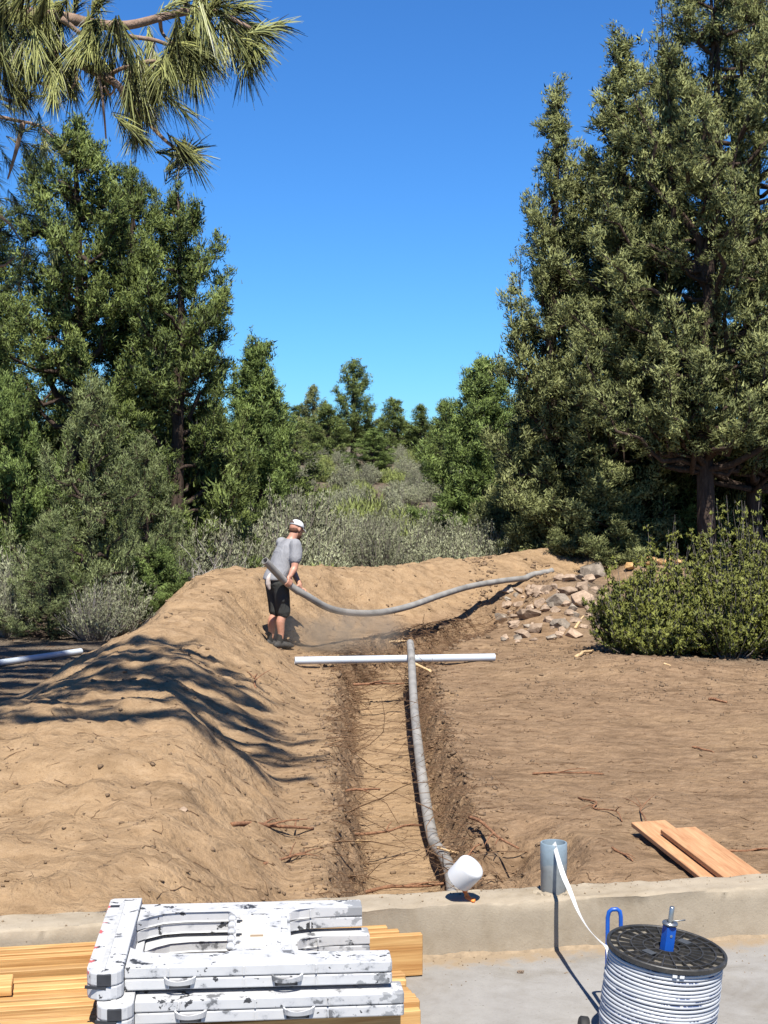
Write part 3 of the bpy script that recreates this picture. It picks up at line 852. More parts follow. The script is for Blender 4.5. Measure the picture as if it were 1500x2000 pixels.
# ---- shrubs
def shrub_data(seed, R, H, stems, K, leaf, wr=0.16, stemr=0.006, upright=0.6, bare=0.35, spread=0.45, tuft_per=9, fill=0.0):
    rng = np.random.default_rng(seed)
    T = Tubes(); C = []; Dr = []; S = []; TI = []
    for i in range(stems):
        az = rng.uniform(0, 2 * math.pi); rad = math.sqrt(rng.uniform(0, 1))
        tipz = H * (1 - 0.55 * rad ** 2.2) * rng.uniform(0.62, 1.20)
        tip = np.array([math.cos(az) * R * rad * rng.uniform(0.8, 1.1), math.sin(az) * R * rad * rng.uniform(0.8, 1.1), max(tipz, 0.12 * H)])
        b = np.array([math.cos(az) * R * 0.22 * rad, math.sin(az) * R * 0.22 * rad, 0.0])
        k = np.linspace(0, 1, 6)[:, None]
        mid = b + (tip - b) * k
        outx = (tip - b) * np.array([1, 1, 0])
        pts = mid + outx * (k * (1 - k)) * 0.5 * upright + rng.normal(0, 0.02 * H, (6, 3)) * k
        T.add(pts, np.linspace(stemr * 2.0, stemr * 0.5, 6), 3, False)
        m = tuft_per
        s = rng.uniform(bare, 1.0, m)
        pos = np.stack([np.interp(s * 5, np.arange(6), pts[:, j]) for j in range(3)], 1) + rng.normal(0, leaf * 0.8, (m, 3))
        d = unit(np.gradient(pts, axis=0))[np.clip((s * 5).astype(int), 0, 5)]
        C.append(pos); Dr.append(unit(d + np.array([0, 0, 0.4]) + rng.normal(0, .25, (m, 3)))); S.append(leaf * rng.uniform(0.7, 1.4, m)); TI.append(np.clip(rng.normal(0.5, 0.14) + rng.normal(0, 0.12, m) + 0.18 * (s - 0.6), 0, 1))
    C = np.concatenate(C); Dr = np.concatenate(Dr); S = np.concatenate(S); TI = np.concatenate(TI)
    C[:, 2] = np.maximum(C[:, 2], 0.02)
    V, Q, t = leaflets(rng, C, Dr, S, TI, K, lr=(0.6, 1.4), wr=wr, spread=spread, up=0.25, off=0.35)
    return (V, Q, t), T

def shrub(name, loc, mat, label, cat="shrub", group=None, rot=0.0, bark=None, leafpart="foliage", **kw):
    (V, Q, t), T = shrub_data(**kw)
    root = empty(name, loc, (0, 0, rot))
    link("stems", T.mesh("stems"), bark or M_BARK_GREY, root)
    link(leafpart, np_mesh("foliage", V, Q, False, t), mat, root)
    tag(root, label, cat, group)
    return root

# big bitterbrush at right: several stools grown together into one shrub
def big_bush():
    rng = np.random.default_rng(7)
    root = empty("bitterbrush", (4.15, 19.4, zs(4.1, 19.4) - 0.03))
    Vs, Qs, ts = [], [], []; T = Tubes(); n = 0
    for i, (ox, oy, R, H) in enumerate([(-0.95, 0.0, 0.75, 1.10), (-0.35, 0.25, 0.8, 1.50), (0.5, 0.3, 1.0, 1.85), (1.25, 0.2, 0.9, 1.62), (2.1, 0.3, 0.9, 1.75), (-0.70, -0.35, 0.6, 0.72), (0.15, -0.45, 0.7, 1.05), (1.15, -0.45, 0.75, 0.95), (2.0, -0.4, 0.8, 1.15)]):
        (V, Q, t), tt = shrub_data(seed=200 + i, R=R, H=H, stems=125, K=17, leaf=0.034, wr=0.27, bare=0.18, spread=0.9, tuft_per=15, upright=0.9, stemr=0.0045)
        o = np.array([ox, oy, 0])
        Vs.append(V + o); Qs.append(Q + n); ts.append(t); n += len(V)
        off = T.n
        for v in tt.V: T.V.append(v + o)
        for q in tt.Q: T.Q.append(q + off)
        T.n += tt.n
    link("stems", T.mesh("stems"), M_BARK_GREY, root)
    link("foliage", np_mesh("foliage", np.concatenate(Vs), np.concatenate(Qs), False, {k_: np.concatenate([q[k_] for q in ts]) for k_ in ts[0]}), M_BUSH, root)
    tag(root, "wide yellow-green bush with tangled stems at the right edge", "bush")
big_bush()

# sagebrush: five shapes, copied one by one
SAGE = []
for i, (R, H) in enumerate([(0.75, 1.2), (0.62, 1.05), (0.85, 1.35), (0.7, 0.95), (0.55, 1.25)]):
    (V, Q, t), T = shrub_data(seed=300 + i, R=R, H=H, stems=150, K=10, leaf=0.036, wr=0.15, bare=0.36, spread=0.5, tuft_per=14, stemr=0.0065)
    SAGE.append((np_mesh("sage_leaves", V, Q, False, t, mats=[M_SAGE]), T.mesh("sage_stems", mats=[M_BARK_GREY])))
(V, Q, t), T = shrub_data(seed=320, R=0.6, H=0.7, stems=110, K=8, leaf=0.11, wr=0.06, bare=0.25, spread=0.25, tuft_per=9, stemr=0.004)
RABBIT = (np_mesh("rabbit_leaves", V, Q, False, t, mats=[M_RABBIT]), T.mesh("rabbit_stems", mats=[M_BARK_GREY]))
(V, Q, t), T = shrub_data(seed=330, R=0.7, H=0.95, stems=150, K=2, leaf=0.05, wr=0.10, bare=0.6, spread=0.6, tuft_per=3, stemr=0.007)
DEADSHRUB = (np_mesh("dry_leaves", V, Q, False, t, mats=[M_SAGE]), T.mesh("dry_stems", mats=[M_DEAD]))

def put_shrub(data, name, x, y, s, rot, label, group=None, sz=None):
    root = empty(name, (x, y, zs(x, y) - 0.03), (0, 0, rot))
    root.scale = (s, s, sz or s)
    link("foliage", data[0], None, root); link("stems", data[1], None, root)
    tag(root, label, "shrub", group)
    return root

rs = random.Random(12)
# first row right behind the far berm (px, depth, scale)
for px, D, s in [(640, 28.0, 0.80), (690, 29.0, 0.92), (735, 28.2, 0.88), (780, 29.4, 0.96), (820, 28.6, 0.92), (865, 29.5, 1.04), (905, 28.8, 0.92), (945, 29.6, 0.96), (985, 29.0, 0.88), (1025, 29.8, 0.92), (1065, 29.5, 0.84), (1105, 30.2, 0.88), (1150, 30.0, 0.80),
                 (665, 31.0, 0.86), (715, 31.6, 0.90), (765, 32.0, 0.90), (840, 32.2, 0.90), (890, 32.4, 0.94), (930, 33.0, 0.90), (1000, 32.5, 0.86), (1050, 33, 0.79)]:
    p = P(px, 900, D)
    put_shrub(rs.choice(SAGE), "sagebrush", p.x, D, s * rs.uniform(0.92, 1.08), rs.uniform(0, 6), "silvery sagebrush in the row right behind the far dirt berm", "sagebrush behind the far berm")
# left of the man, behind the near heap
for px, D, s in [(330, 23.6, 0.85), (380, 24.4, 1.0), (425, 24.6, 1.05), (470, 25.2, 1.1), (510, 25.6, 1.0), (545, 26.5, 1.15), (590, 26.6, 1.15), (625, 27.4, 1.0), (440, 26.8, 1.2), (500, 27.8, 1.3), (560, 28.8, 1.3), (610, 29.8, 1.25), (360, 26, 1.1)]:
    p = P(px, 900, D)
    put_shrub(rs.choice(SAGE), "sagebrush", p.x, D, s, rs.uniform(0, 6), "grey sagebrush growing behind the heap left of the man", "sagebrush behind the man")
for px, D, s in [(10, 21.0, 0.7), (190, 20.6, 0.55), (235, 21.0, 0.65), (-40, 21.5, 0.9), (20, 22.6, 1.0)]:
    p = P(px, 900, D)
    put_shrub(rs.choice(SAGE), "sagebrush", p.x, D, s, rs.uniform(0, 6), "low grey sagebrush at the foot of the airy juniper", "sagebrush under the airy juniper")
for px, D, s, lab in [(175, 20.7, 0.75, "bare twiggy dead shrub under the airy juniper"), (345, 23.0, 0.95, "bare twiggy dead shrub at the edge of the heap"), (1085, 28.8, 0.95, "bare brownish shrub at the right end of the sagebrush row")]:
    p = P(px, 900, D)
    put_shrub(DEADSHRUB, "dead_shrub", p.x, D, s, rs.uniform(0, 6), lab)
for px, D, s, lab in [(632, 25.6, 0.62, "bright green tuft of rabbitbrush just right of the man"), (820, 34.5, 1.1, "yellow-green brush rising behind the sagebrush row"), (735, 47.5, 1.3, "bright green rabbitbrush by the bare patch in the middle distance"), (690, 46.5, 1.2, "green rabbitbrush left of the bright one by the bare patch"), (600, 36, 1.0, "yellow-green brush behind the man's head")]:
    p = P(px, 900, D)
    put_shrub(RABBIT, "rabbitbrush", p.x, D, s, rs.uniform(0, 6), lab)
# open sage flat in the middle distance
k = 0
while k < 170:
    D = rs.uniform(33, 92); px = rs.uniform(420, 1080)
    if 49 < D < 58 and 720 < px < 880 : continue
    if D < 40 and 640 < px < 700 and rs.random() < .6: continue
    p = P(px, 900, D)
    if rs.random() < 0.3: put_shrub(RABBIT, "rabbitbrush", p.x, D, rs.uniform(0.8, 1.4), rs.uniform(0, 6), "distant green brush mixed into the sagebrush of the open flat", "green brush of the open flat", sz=rs.uniform(0.6, 1.0))
    else: put_shrub(rs.choice(SAGE), "sagebrush", p.x, D, rs.uniform(0.7, 1.15), rs.uniform(0, 6), "distant sagebrush of the open flat between the tree groups", "sagebrush of the open flat", sz=rs.uniform(0.55, 0.95))
    k += 1

# ================================================================== pine at the left, reaching over the view
def build_pine():
    rng = np.random.default_rng(77)
    base = Vector((-5.0, 10.8, zs(-5.0, 10.8) - 0.05))
    root = empty("ponderosa_pine", base)
    B = np.array(base)
    T = Tubes()
    k = np.linspace(0, 1, 16)
    T.add(np.stack([0.15 * np.sin(k * 4), 0.1 * np.sin(k * 3), k * 13.5], 1), 0.24 * (1 - 0.9 * k) + 0.01, 12)
    NV, NQ, NT, NN, NT3 = [], [], [], [], []; cnt = 0
    def needles(p, d, L, n, droop=0.35, cone=0.65, stem=0.10, wd=0.00145):
        """one bundle-covered shoot: n needles round a shoot that starts at p and points along d"""
        nonlocal cnt
        p = np.asarray(p, float); d = unit(np.asarray(d, float))
        s = rng.uniform(-1, 0.25, n)
        b = p + d * (s * stem)[:, None] + rng.normal(0, 0.003, (n, 3))
        o = rng.normal(size=(n, 3)); o -= d * (o @ d)[:, None]; o = unit(o)
        c = cone * rng.uniform(0.25, 1.15, n) * (1 - 0.35 * np.clip(s, 0, 1))
        nd = unit(d + o * c[:, None])
        ln = L * rng.uniform(0.72, 1.08, n)
        g = np.array([0, 0, -1.0])
        m = b + nd * (ln * 0.5)[:, None] + g * (droop * 0.10 * ln)[:, None]
        e = b + nd * (ln * 0.97)[:, None] + g * (droop * 0.42 * ln)[:, None]
        w = unit(np.cross(nd, rng.normal(size=(n, 3)))) * wd
        if wd > 0.002:                                   # far needles: one blade each
            V = np.stack([b - w, b + w, e], 1).reshape(-1, 3); k_ = 3
            NT3.append(np.arange(n)[:, None] * 3 + cnt + np.array([0, 1, 2]))
        else:
            V = np.stack([b - w, b + w, m + w, m - w, e + w * 0.35, e - w * 0.35], 1).reshape(-1, 3); k_ = 6
            i = np.arange(n)[:, None] * 6 + cnt
            NQ.append(np.concatenate([i + [0, 1, 2, 3], i + [3, 2, 4, 5]]))
        NV.append(V - B); NT.append(np.repeat(np.clip(rng.normal(0.60, 0.2, n), 0, 1), k_))
        gn = unit(np.cross(w, nd)); gn = gn * np.sign(gn[:, 2:3] + 1e-9)
        NN.append(np.repeat(unit(0.45 * gn + 0.7 * o + np.array([0, 0, 0.3])), k_, 0))
        cnt += n * k_
    def wood(pts, r0, r1, sides=7):
        pts = catmull(pts, 5)
        T.add(np.array([tuple(p) for p in pts]) - B, np.linspace(r0, r1, len(pts)), sides)
    D0 = 5.04
    # --- the long bough seen at the top left
    wood([base + Vector((0.05, 0, 4.3)), Vector((-4.3, 7.9, 4.4)), Vector((-2.8, 5.2, 4.05)), P(-20, 25, D0), P(115, 33, D0), P(180, 46, D0), P(250, 49, D0), P(330, 30, D0), P(400, 19, D0), P(440, 30, D0 - .05), P(490, 55, D0 - .1)], 0.030, 0.0055, 9)
    tw = [([(215, 49), (240, 68), (300, 78), (335, 90), (375, 100)], 0.010, 0.005), ([(312, 36), (318, 66), (345, 92)], 0.007, 0.004),
          ([(40, 30), (95, 70), (150, 120), (205, 150), (232, 168), (250, 200), (285, 235)], 0.020, 0.006), ([(285, 235), (310, 262), (335, 284), (366, 300)], 0.0065, 0.005),
          ([(120, 36), (150, 60), (180, 80)], 0.010, 0.005), ([(180, 130), (196, 165), (203, 220), (207, 270)], 0.006, 0.003), ([(345, 25), (362, 10), (358, -25)], 0.007, 0.004),
          ([(400, 19), (395, 0), (410, -20)], 0.008, 0.005), ([(250, 150), (290, 120), (340, 130), (380, 120)], 0.009, 0.004), ([(205, 150), (250, 130), (300, 132)], 0.008, 0.004),
          ([(-40, 60), (20, 110), (60, 150), (105, 175)], 0.012, 0.005), ([(440, 30), (470, 70), (478, 105)], 0.007, 0.004), ([(205, 170), (215, 185), (225, 172)], 0.005, 0.003),
          ([(90, 70), (130, 95), (150, 150), (140, 172)], 0.008, 0.004), ([(60, 60), (100, 95), (110, 110)], 0.009, 0.005)]
    for path, r0, r1 in tw:
        wood([P(x, y, D0 + rng.uniform(-0.08, 0.08)) for x, y in path], r0, r1, 6)
    tufts = [(530, 52, 1, -.25, 78), (505, 60, 1, .1, 85), (500, 75, .8, .7, 85), (480, 45, .9, .3, 90), (450, 30, .8, -.7, 70), (420, 5, .5, -.8, 80), (455, 60, .3, .9, 100), (478, 105, .5, .9, 95), (478, 110, .2, 1, 95), (440, 80, .2, 1, 90), (500, 95, .8, .6, 80),
             (400, 28, -.1, 1, 110), (385, 40, .1, 1, 105), (410, 60, .3, 1, 95), (370, 90, .1, 1, 110), (350, 95, 0, 1, 110), (380, 118, .35, 1, 95), (345, 125, -.1, 1, 105), (370, 130, .2, 1, 100), (330, 130, -.05, 1, 100), (395, 105, .5, .8, 80),
             (300, 132, 0, 1, 100), (270, 150, 0, 1, 95), (285, 165, .1, 1, 90), (255, 160, .1, 1, 90), (300, 180, .25, 1, 85), (270, 190, .1, 1, 90), (320, 165, .2, 1, 90), (285, 215, .3, .9, 70), (250, 200, 0, 1, 85),
             (230, 70, .2, .9, 90), (250, 90, .3, .9, 90), (215, 85, -.2, 1, 90), (190, 80, -.3, 1, 95), (170, 75, -.2, 1, 100), (180, 90, .3, .8, 80), (160, 85, -.5, .8, 90), (290, 85, 0, 1, 60),
             (200, 145, -.1, 1, 85), (203, 165, -.3, 1, 80), (195, 150, .2, 1, 70), (366, 300, .9, -.75, 72), (366, 300, .75, .8, 82), (360, 297, .25, -1, 55), (366, 302, 1, .1, 66), (268, 258, .2, 1, 72), (262, 262, -.3, 1, 66), (270, 262, .5, .4, 60),
             (100, 10, -.2, -1, 100), (110, 20, -.5, .5, 110), (80, 20, -.3, .9, 120), (60, 10, -.5, .5, 120), (40, 0, -.5, .7, 120), (20, 10, -.3, .8, 120), (0, 20, -.2, .9, 130), (-20, 40, .2, .9, 120), (10, 60, .3, .9, 110), (50, 50, .1, 1, 115), (90, 40, 0, 1, 110), (120, 45, .1, 1, 100),
             (70, 90, .1, 1, 100), (105, 110, .1, 1, 100), (110, 130, 0, 1, 90), (90, 120, -.3, 1, 90), (140, 140, -.1, 1, 85), (60, 140, -.2, 1, 90), (30, 120, 0, 1, 95), (0, 110, .2, 1, 100), (20, 160, .3, .9, 80), (105, 175, .1, 1, 70), (40, 190, .2, .7, 75), (140, 172, 0, 1, 75),
             (345, 8, .8, -.4, 70), (358, -10, -.2, -.8, 70), (410, -15, .6, -.5, 80), (150, 5, .3, -.8, 80), (185, 20, .4, -.7, 65), (200, -5, .3, -.4, 65), (430, -10, .9, -.1, 80), (465, 12, 1, 0, 80)]
    for x, y, dx, dy, L in tufts:
        Dd = D0 + rng.uniform(-0.22, 0.22)
        a = np.array(P(x, y, Dd)); b2 = np.array(P(x + dx * 50, y + dy * 50, Dd + rng.uniform(-0.09, 0.09)))
        needles(a, b2 - a, L * D0 / FPX * 0.80, 90, droop=0.45, cone=0.62, stem=0.10)
        if y > 60 and rng.uniform() < 0.45:
            a2 = a + rng.normal(0, 0.035, 3); needles(a2, b2 - a + rng.normal(0, .03, 3), L * D0 / FPX * 0.76, 60, droop=0.5, cone=0.65)
    # --- boughs further back, in the shade along the left edge
    for path, D1 in [([(-160, 190), (-60, 215), (30, 235), (75, 245), (105, 268)], 11.2), ([(-160, 130), (-60, 160), (30, 200), (70, 180)], 11.0), ([(-120, 300), (-60, 260), (0, 240)], 11.3), ([(45, 240), (30, 300), (15, 350)], 11.2), ([(-160, 420), (-60, 400), (10, 430), (40, 470)], 11.5), ([(-160, 480), (-60, 500), (0, 520), (30, 500)], 11.6)]:
        pts = [P(x, y, D1) for x, y in path]
        wood(pts, 0.022, 0.006, 6)
        dense = catmull(pts, 8)
        for q in dense[8::3]:
            for r in range(2):
                needles(np.array(q) + rng.normal(0, 0.12, 3), np.array([0.5, rng.normal(0, .4), -0.3]) + rng.normal(0, 0.5, 3), 0.17, 40, droop=0.4, cone=0.7, wd=0.0026)
    # --- crown above the frame; its boughs shade the heap
    rows = [(11.35, -1.05, 6.0), (11.75, -0.9, 6.6), (12.35, -0.75, 6.3), (12.8, -0.95, 7.2), (13.3, -0.85, 6.8), (13.8, -1.15, 7.8), (14.3, -1.3, 7.2), (14.8, -1.5, 8.2), (15.3, -1.6, 7.6), (15.9, -1.9, 8.6), (16.4, -2.2, 8.0), (13.0, -2.4, 9.4), (14.4, -2.6, 9.8), (15.5, -3.0, 10.2), (12.2, -2.5, 9.0), (11.9, -3.0, 10.6), (16.6, -3.2, 9.0), (12.6, -0.8, 8.4), (13.6, -1.0, 8.6), (14.55, -1.4, 8.8), (17.2, -2.9, 9.5), (18.0, -2.9, 10.0), (18.8, -3.0, 10.5), (19.6, -3.2, 11.0), (20.3, -3.4, 11.5), (17.6, -4.0, 8.8), (18.6, -4.2, 9.4), (19.4, -4.4, 10.2), (13.6, -1.6, 8.8), (12.7, -1.7, 8.2), (15.0, -2.2, 9.0)]
    for ys, xs, h in rows:
        tip = np.array([xs - LX * h, ys - LY * h, h])
        hub = np.array([base.x + 0.05, base.y, h - 0.25])
        pts = [Vector(hub), Vector((base.x + 0.5, tip[1] * 0.8 + base.y * 0.2, h - 0.1)), Vector((base.x + 1.0, tip[1], h + 0.05)), Vector((tip[0] * 0.5 + (base.x + 1.0) * 0.5, tip[1] + rng.uniform(-.06, .06), h + 0.05)), Vector(tip)]
        wood(pts, 0.05, 0.01, 6)
        dense = catmull(pts, 14)
        for qi, q in enumerate(dense[12:]):
            for r in range(3):
                sgn = rng.choice([-1, 1]); off = np.array([rng.uniform(-.1, .3), sgn * rng.uniform(0.0, 0.12), rng.normal(0, 0.04)])
                if rng.uniform() < 0.16: continue
                needles(np.array(q) + off, np.array([1.0, sgn * 0.22, -0.05]) + rng.normal(0, 0.25, 3), 0.20, 90, droop=0.3, cone=0.6, stem=0.16, wd=0.0036)
    for q in range(46):       # the far side and top of the crown
        h = rng.uniform(7.5, 13.2); az = rng.uniform(1.9, 4.6); R = (13.8 - h) * 0.42 + 0.4
        tip = np.array([base.x + math.cos(az) * R, base.y + math.sin(az) * R, h])
        wood([Vector((base.x, base.y, h - 0.2)), Vector(tip)], 0.03, 0.008, 5)
        for r in range(9):
            f = rng.uniform(0.45, 1.05)
            needles(np.array([base.x, base.y, h]) * (1 - f) + tip * f + rng.normal(0, .1, 3), tip - np.array([base.x, base.y, h]) + rng.normal(0, .5, 3), 0.22, 26, cone=0.8, wd=0.003)
    link("trunk", T.mesh("trunk"), M_PINEBARK, root)
    link("crown", np_mesh("needles", np.concatenate(NV), [np.concatenate(NQ), np.concatenate(NT3)], False, {"tint": np.concatenate(NT), "nrm": np.concatenate(NN)}), M_NEEDLE, root)
    tag(root, "long-needled pine whose bough hangs in at the top left", "tree")
build_pine()

# ================================================================== pipes
M_CONDUIT = simple_mat("dusty_grey_conduit", (0.30, 0.285, 0.26), 0.6, var=0.3, scale=5, spec=0.35)
M_WHITEPIPE = simple_mat("pale_blue_white_pvc", (0.56, 0.62, 0.68), 0.4, var=0.06, scale=3, spec=0.5)
M_STUB = simple_mat("grey_blue_pvc", (0.36, 0.43, 0.48), 0.42, var=0.15, scale=7, spec=0.45)
R3 = 0.045
# the pipe the man carries
MAN = Vector((-1.335, 19.7, 0.0)); MAN.z = zs(-1.335, 19.7) + 0.0
MS = 0.97                           # his size against the drawn-out figure of 1.72 m
HAND = MAN + Vector((0.10, -0.26, 0.885)) * MS
PIPE_PTS = [MAN + Vector((-0.155, -0.62, 1.20)) * MS, HAND, P(600, 1164, 19.62), P(643, 1188, 20.0), P(690, 1197, 20.4), P(745, 1196, 20.9), P(800, 1184, 21.5), P(860, 1163, 22.3), P(920, 1145, 23.2), P(985, 1134, 24.1), P(1040, 1128, 24.8), P(1078, 1124, 25.2)]
path = catmull(PIPE_PTS, 7)
for i in range(len(path) - 60, len(path)):
    if i > 45: path[i].z = max(path[i].z, zs(path[i].x, path[i].y) + R3 * 0.8)
carried = link("conduit", pipe_mesh("conduit", path, R3, 0.006, 18), M_CONDUIT)
tag(carried, "long grey conduit held by the man and sagging to the rocks", "pipe")
# white pipe across the trench
def on_ground(px, py, lift): p = ground_at(px, py); p.z += lift; return p
a = Vector((-1.05, 18.0, 0)); b = Vector((1.33, 18.35, 0))
mx = max(zs(a.x + (b.x - a.x) * t, a.y + (b.y - a.y) * t) for t in np.linspace(0, 1, 40))
za = max(zs(a.x + (b.x - a.x) * t, a.y + (b.y - a.y) * t) for t in np.linspace(0, 0.25, 20)) + R3
zb = max(zs(a.x + (b.x - a.x) * t, a.y + (b.y - a.y) * t) for t in np.linspace(0.75, 1, 20)) + R3
a.z, b.z = za, zb
tag(link("plastic_pipe", pipe_mesh("plastic_pipe", [a.lerp(b, t) for t in np.linspace(0, 1, 8)], R3, 0.005, 20), M_WHITEPIPE), "short white pipe laid crosswise over the trench", "pipe")
# conduit lying down the trench, its far end propped on the white pipe
zc = a.lerp(b, 0.57).z + R3 * 2
tp = [P(801, 1270, 18.75), P(803, 1291, 18.05), P(808, 1370, 16.0), P(816, 1450, 14.2), P(829, 1550, 12.5), P(846, 1640, 11.35), P(868, 1725, 10.55), P(884, 1790, 9.9), Vector((0.40, 8.4, -0.43))]
tp[0].z = zc + 0.03; tp[1].z = zc
for q in tp[4:]: q.z = max(q.z, zs(q.x, q.y) + R3)
tag(link("conduit", pipe_mesh("conduit", catmull(tp, 6), R3 * 0.98, 0.006, 18), M_CONDUIT), "grey conduit running down the trench with its far end propped up", "pipe")
# white pipe in the shade at the far left
p0 = ground_at(-70, 1312); p1 = ground_at(158, 1279); p0.z += R3; p1.z += R3
tag(link("plastic_pipe", pipe_mesh("plastic_pipe", [p0.lerp(p1, t) for t in np.linspace(0, 1, 5)], R3 * 0.85, 0.005, 18), M_WHITEPIPE), "white pipe lying in tree shade at the left edge", "pipe")

# stub standing in the wall
def build_stub():
    c = P(1081, 1752, 6.86)
    sx, sy = c.x, c.y
    root = empty("pipe_stub", (sx, sy, Z_WALL))
    bm = bmesh.new()
    r, w = 0.0585, 0.0065
    add_lathe(bm, [(r, -0.12), (r, 0.10), (r + 0.0022, 0.105), (r + 0.0022, 0.222), (r, 0.2255), (r - w + 0.001, 0.2255), (r - w, 0.222), (r - w, -0.12)], 40)
    o = link("tube", bm_mesh("stub", bm, True), None, root); o.data.set_sharp_from_angle(angle=math.radians(35))
    m, nt, b2 = new_mat("weathered_stub")
    oc = obj_coord(nt); n1 = noise_tex(nt, 14, 6, 0.65, oc); sx3 = N(nt, "ShaderNodeSeparateXYZ"); nt.links.new(oc, sx3.inputs[0])
    ma = N(nt, "ShaderNodeMath", operation='MULTIPLY_ADD', i_1=0.07); nt.links.new(n1.outputs[0], ma.inputs[0]); nt.links.new(sx3.outputs["Z"], ma.inputs[2])
    rr_ = ramp(nt, ma.outputs[0], [(0.03, (0.17, 0.175, 0.17)), (0.12, (0.23, 0.25, 0.25)), (0.165, (0.25, 0.27, 0.27)), (0.172, (0.175, 0.22, 0.25)), (0.3, (0.19, 0.245, 0.28))])
    n2 = noise_tex(nt, 40, 5, 0.7, oc)
    sp2 = ramp(nt, n2.outputs[0], [(0.3, (0.8, 0.78, 0.75)), (0.5, (1, 1, 1)), (0.7, (1.12, 1.12, 1.1))])
    nt.links.new(mixc(nt, 0.7, rr_.outputs[0], sp2.outputs[0], 'MULTIPLY'), b2.inputs["Base Color"]); b2.inputs["Roughness"].default_value = 0.45
    o.data.materials.append(m)
    tag(root, "upright grey-blue pipe stub cast into the wall top", "pipe")
    # broken mortar round its foot
    rng = random.Random(3)
    for i in range(11):
        an = -2.9 + i * 0.26 + rng.uniform(-0.1, 0.1)
        bm = bmesh.new()
        s = rng.uniform(0.012, 0.026)
        for q in range(12): bm.verts.new(Vector((rng.gauss(0, 1), rng.gauss(0, 1), rng.gauss(0, 1))).normalized() * s * rng.uniform(.7, 1.1))
        bmesh.ops.convex_hull(bm, input=bm.verts[:])
        bmesh.ops.delete(bm, geom=[v for v in bm.verts if not v.link_faces], context='VERTS')
        me = bm_mesh("mortar_lump", bm)
        l = link("mortar_lump", me, M_WALL, root, (math.cos(an) * (0.066 + rng.uniform(0, 0.012)), math.sin(an) * (0.066 + rng.uniform(0, .012)), rng.uniform(-0.004, 0.004)))
        l.scale = (1.3, 1, 0.6)
    return Vector((sx, sy, Z_WALL))
STUB = build_stub()

# white cap dangling on an orange cord above the wall
def build_cap():
    foot = P(909, 1752, 6.78)
    root = empty("pipe_cap", (foot.x, foot.y, Z_WALL))
    ctr = P(910, 1704, 6.70) - root.location
    axis = Vector((0.50, -0.30, 0.62)).normalized()
    M = Matrix.Translation(ctr) @ axis.to_track_quat('Z', 'Y').to_matrix().to_4x4()
    bm = bmesh.new()
    r = 0.062; h = 0.052
    add_lathe(bm, [(r * 0.86, -h), (r * 0.99, -h), (r * 1.0, -h + 0.003), (r * 1.02, 0.0), (r * 1.03, h * 0.62), (r * 0.995, h * 0.80), (r * 0.93, h * 0.92), (r * 0.75, h * 1.0), (r * 0.4, h * 1.04), (0.001, h * 1.05)], 44, M)
    add_lathe(bm, [(r * 0.86, -h), (r * 0.86, h * 0.55), (0.001, h * 0.55)], 44, M)
    o = link("cap_shell", bm_mesh("cap", bm, True), simple_mat("white_pvc", (0.72, 0.72, 0.71), 0.35, var=0.03, scale=4), root)
    o.data.set_sharp_from_angle(angle=math.radians(40))
    T = Tubes(); rng = random.Random(9)
    low = M @ Vector((0, 0, -h))
    mo = simple_mat("orange_cord", (1.25, 0.30, 0.06), 0.7, var=0.2, scale=60)
    for q in range(6):
        s = M @ Vector((rng.uniform(-.02, .02), rng.uniform(-.02, .02), h * 0.4))
        T.add([tuple(x) for x in catmull([s, low * 0.7 + Vector((rng.uniform(-.012, .012), rng.uniform(-.01, .01), 0.015)), Vector((rng.uniform(-.012, .006), rng.uniform(-0.02, 0), 0.035)), Vector((0.005 + rng.uniform(-.01, .015), -0.02 + rng.uniform(-.01, .01), 0.004)), Vector((0.012 + rng.uniform(0, .04), -0.06 - rng.uniform(0, .03), 0.006))], 5)], 0.0066, 6)
    link("pull_cord", T.mesh("cord"), mo, root)
    tag(root, "white pipe cap tipped on frayed orange cord above the wall", "pipe plug")
build_cap()

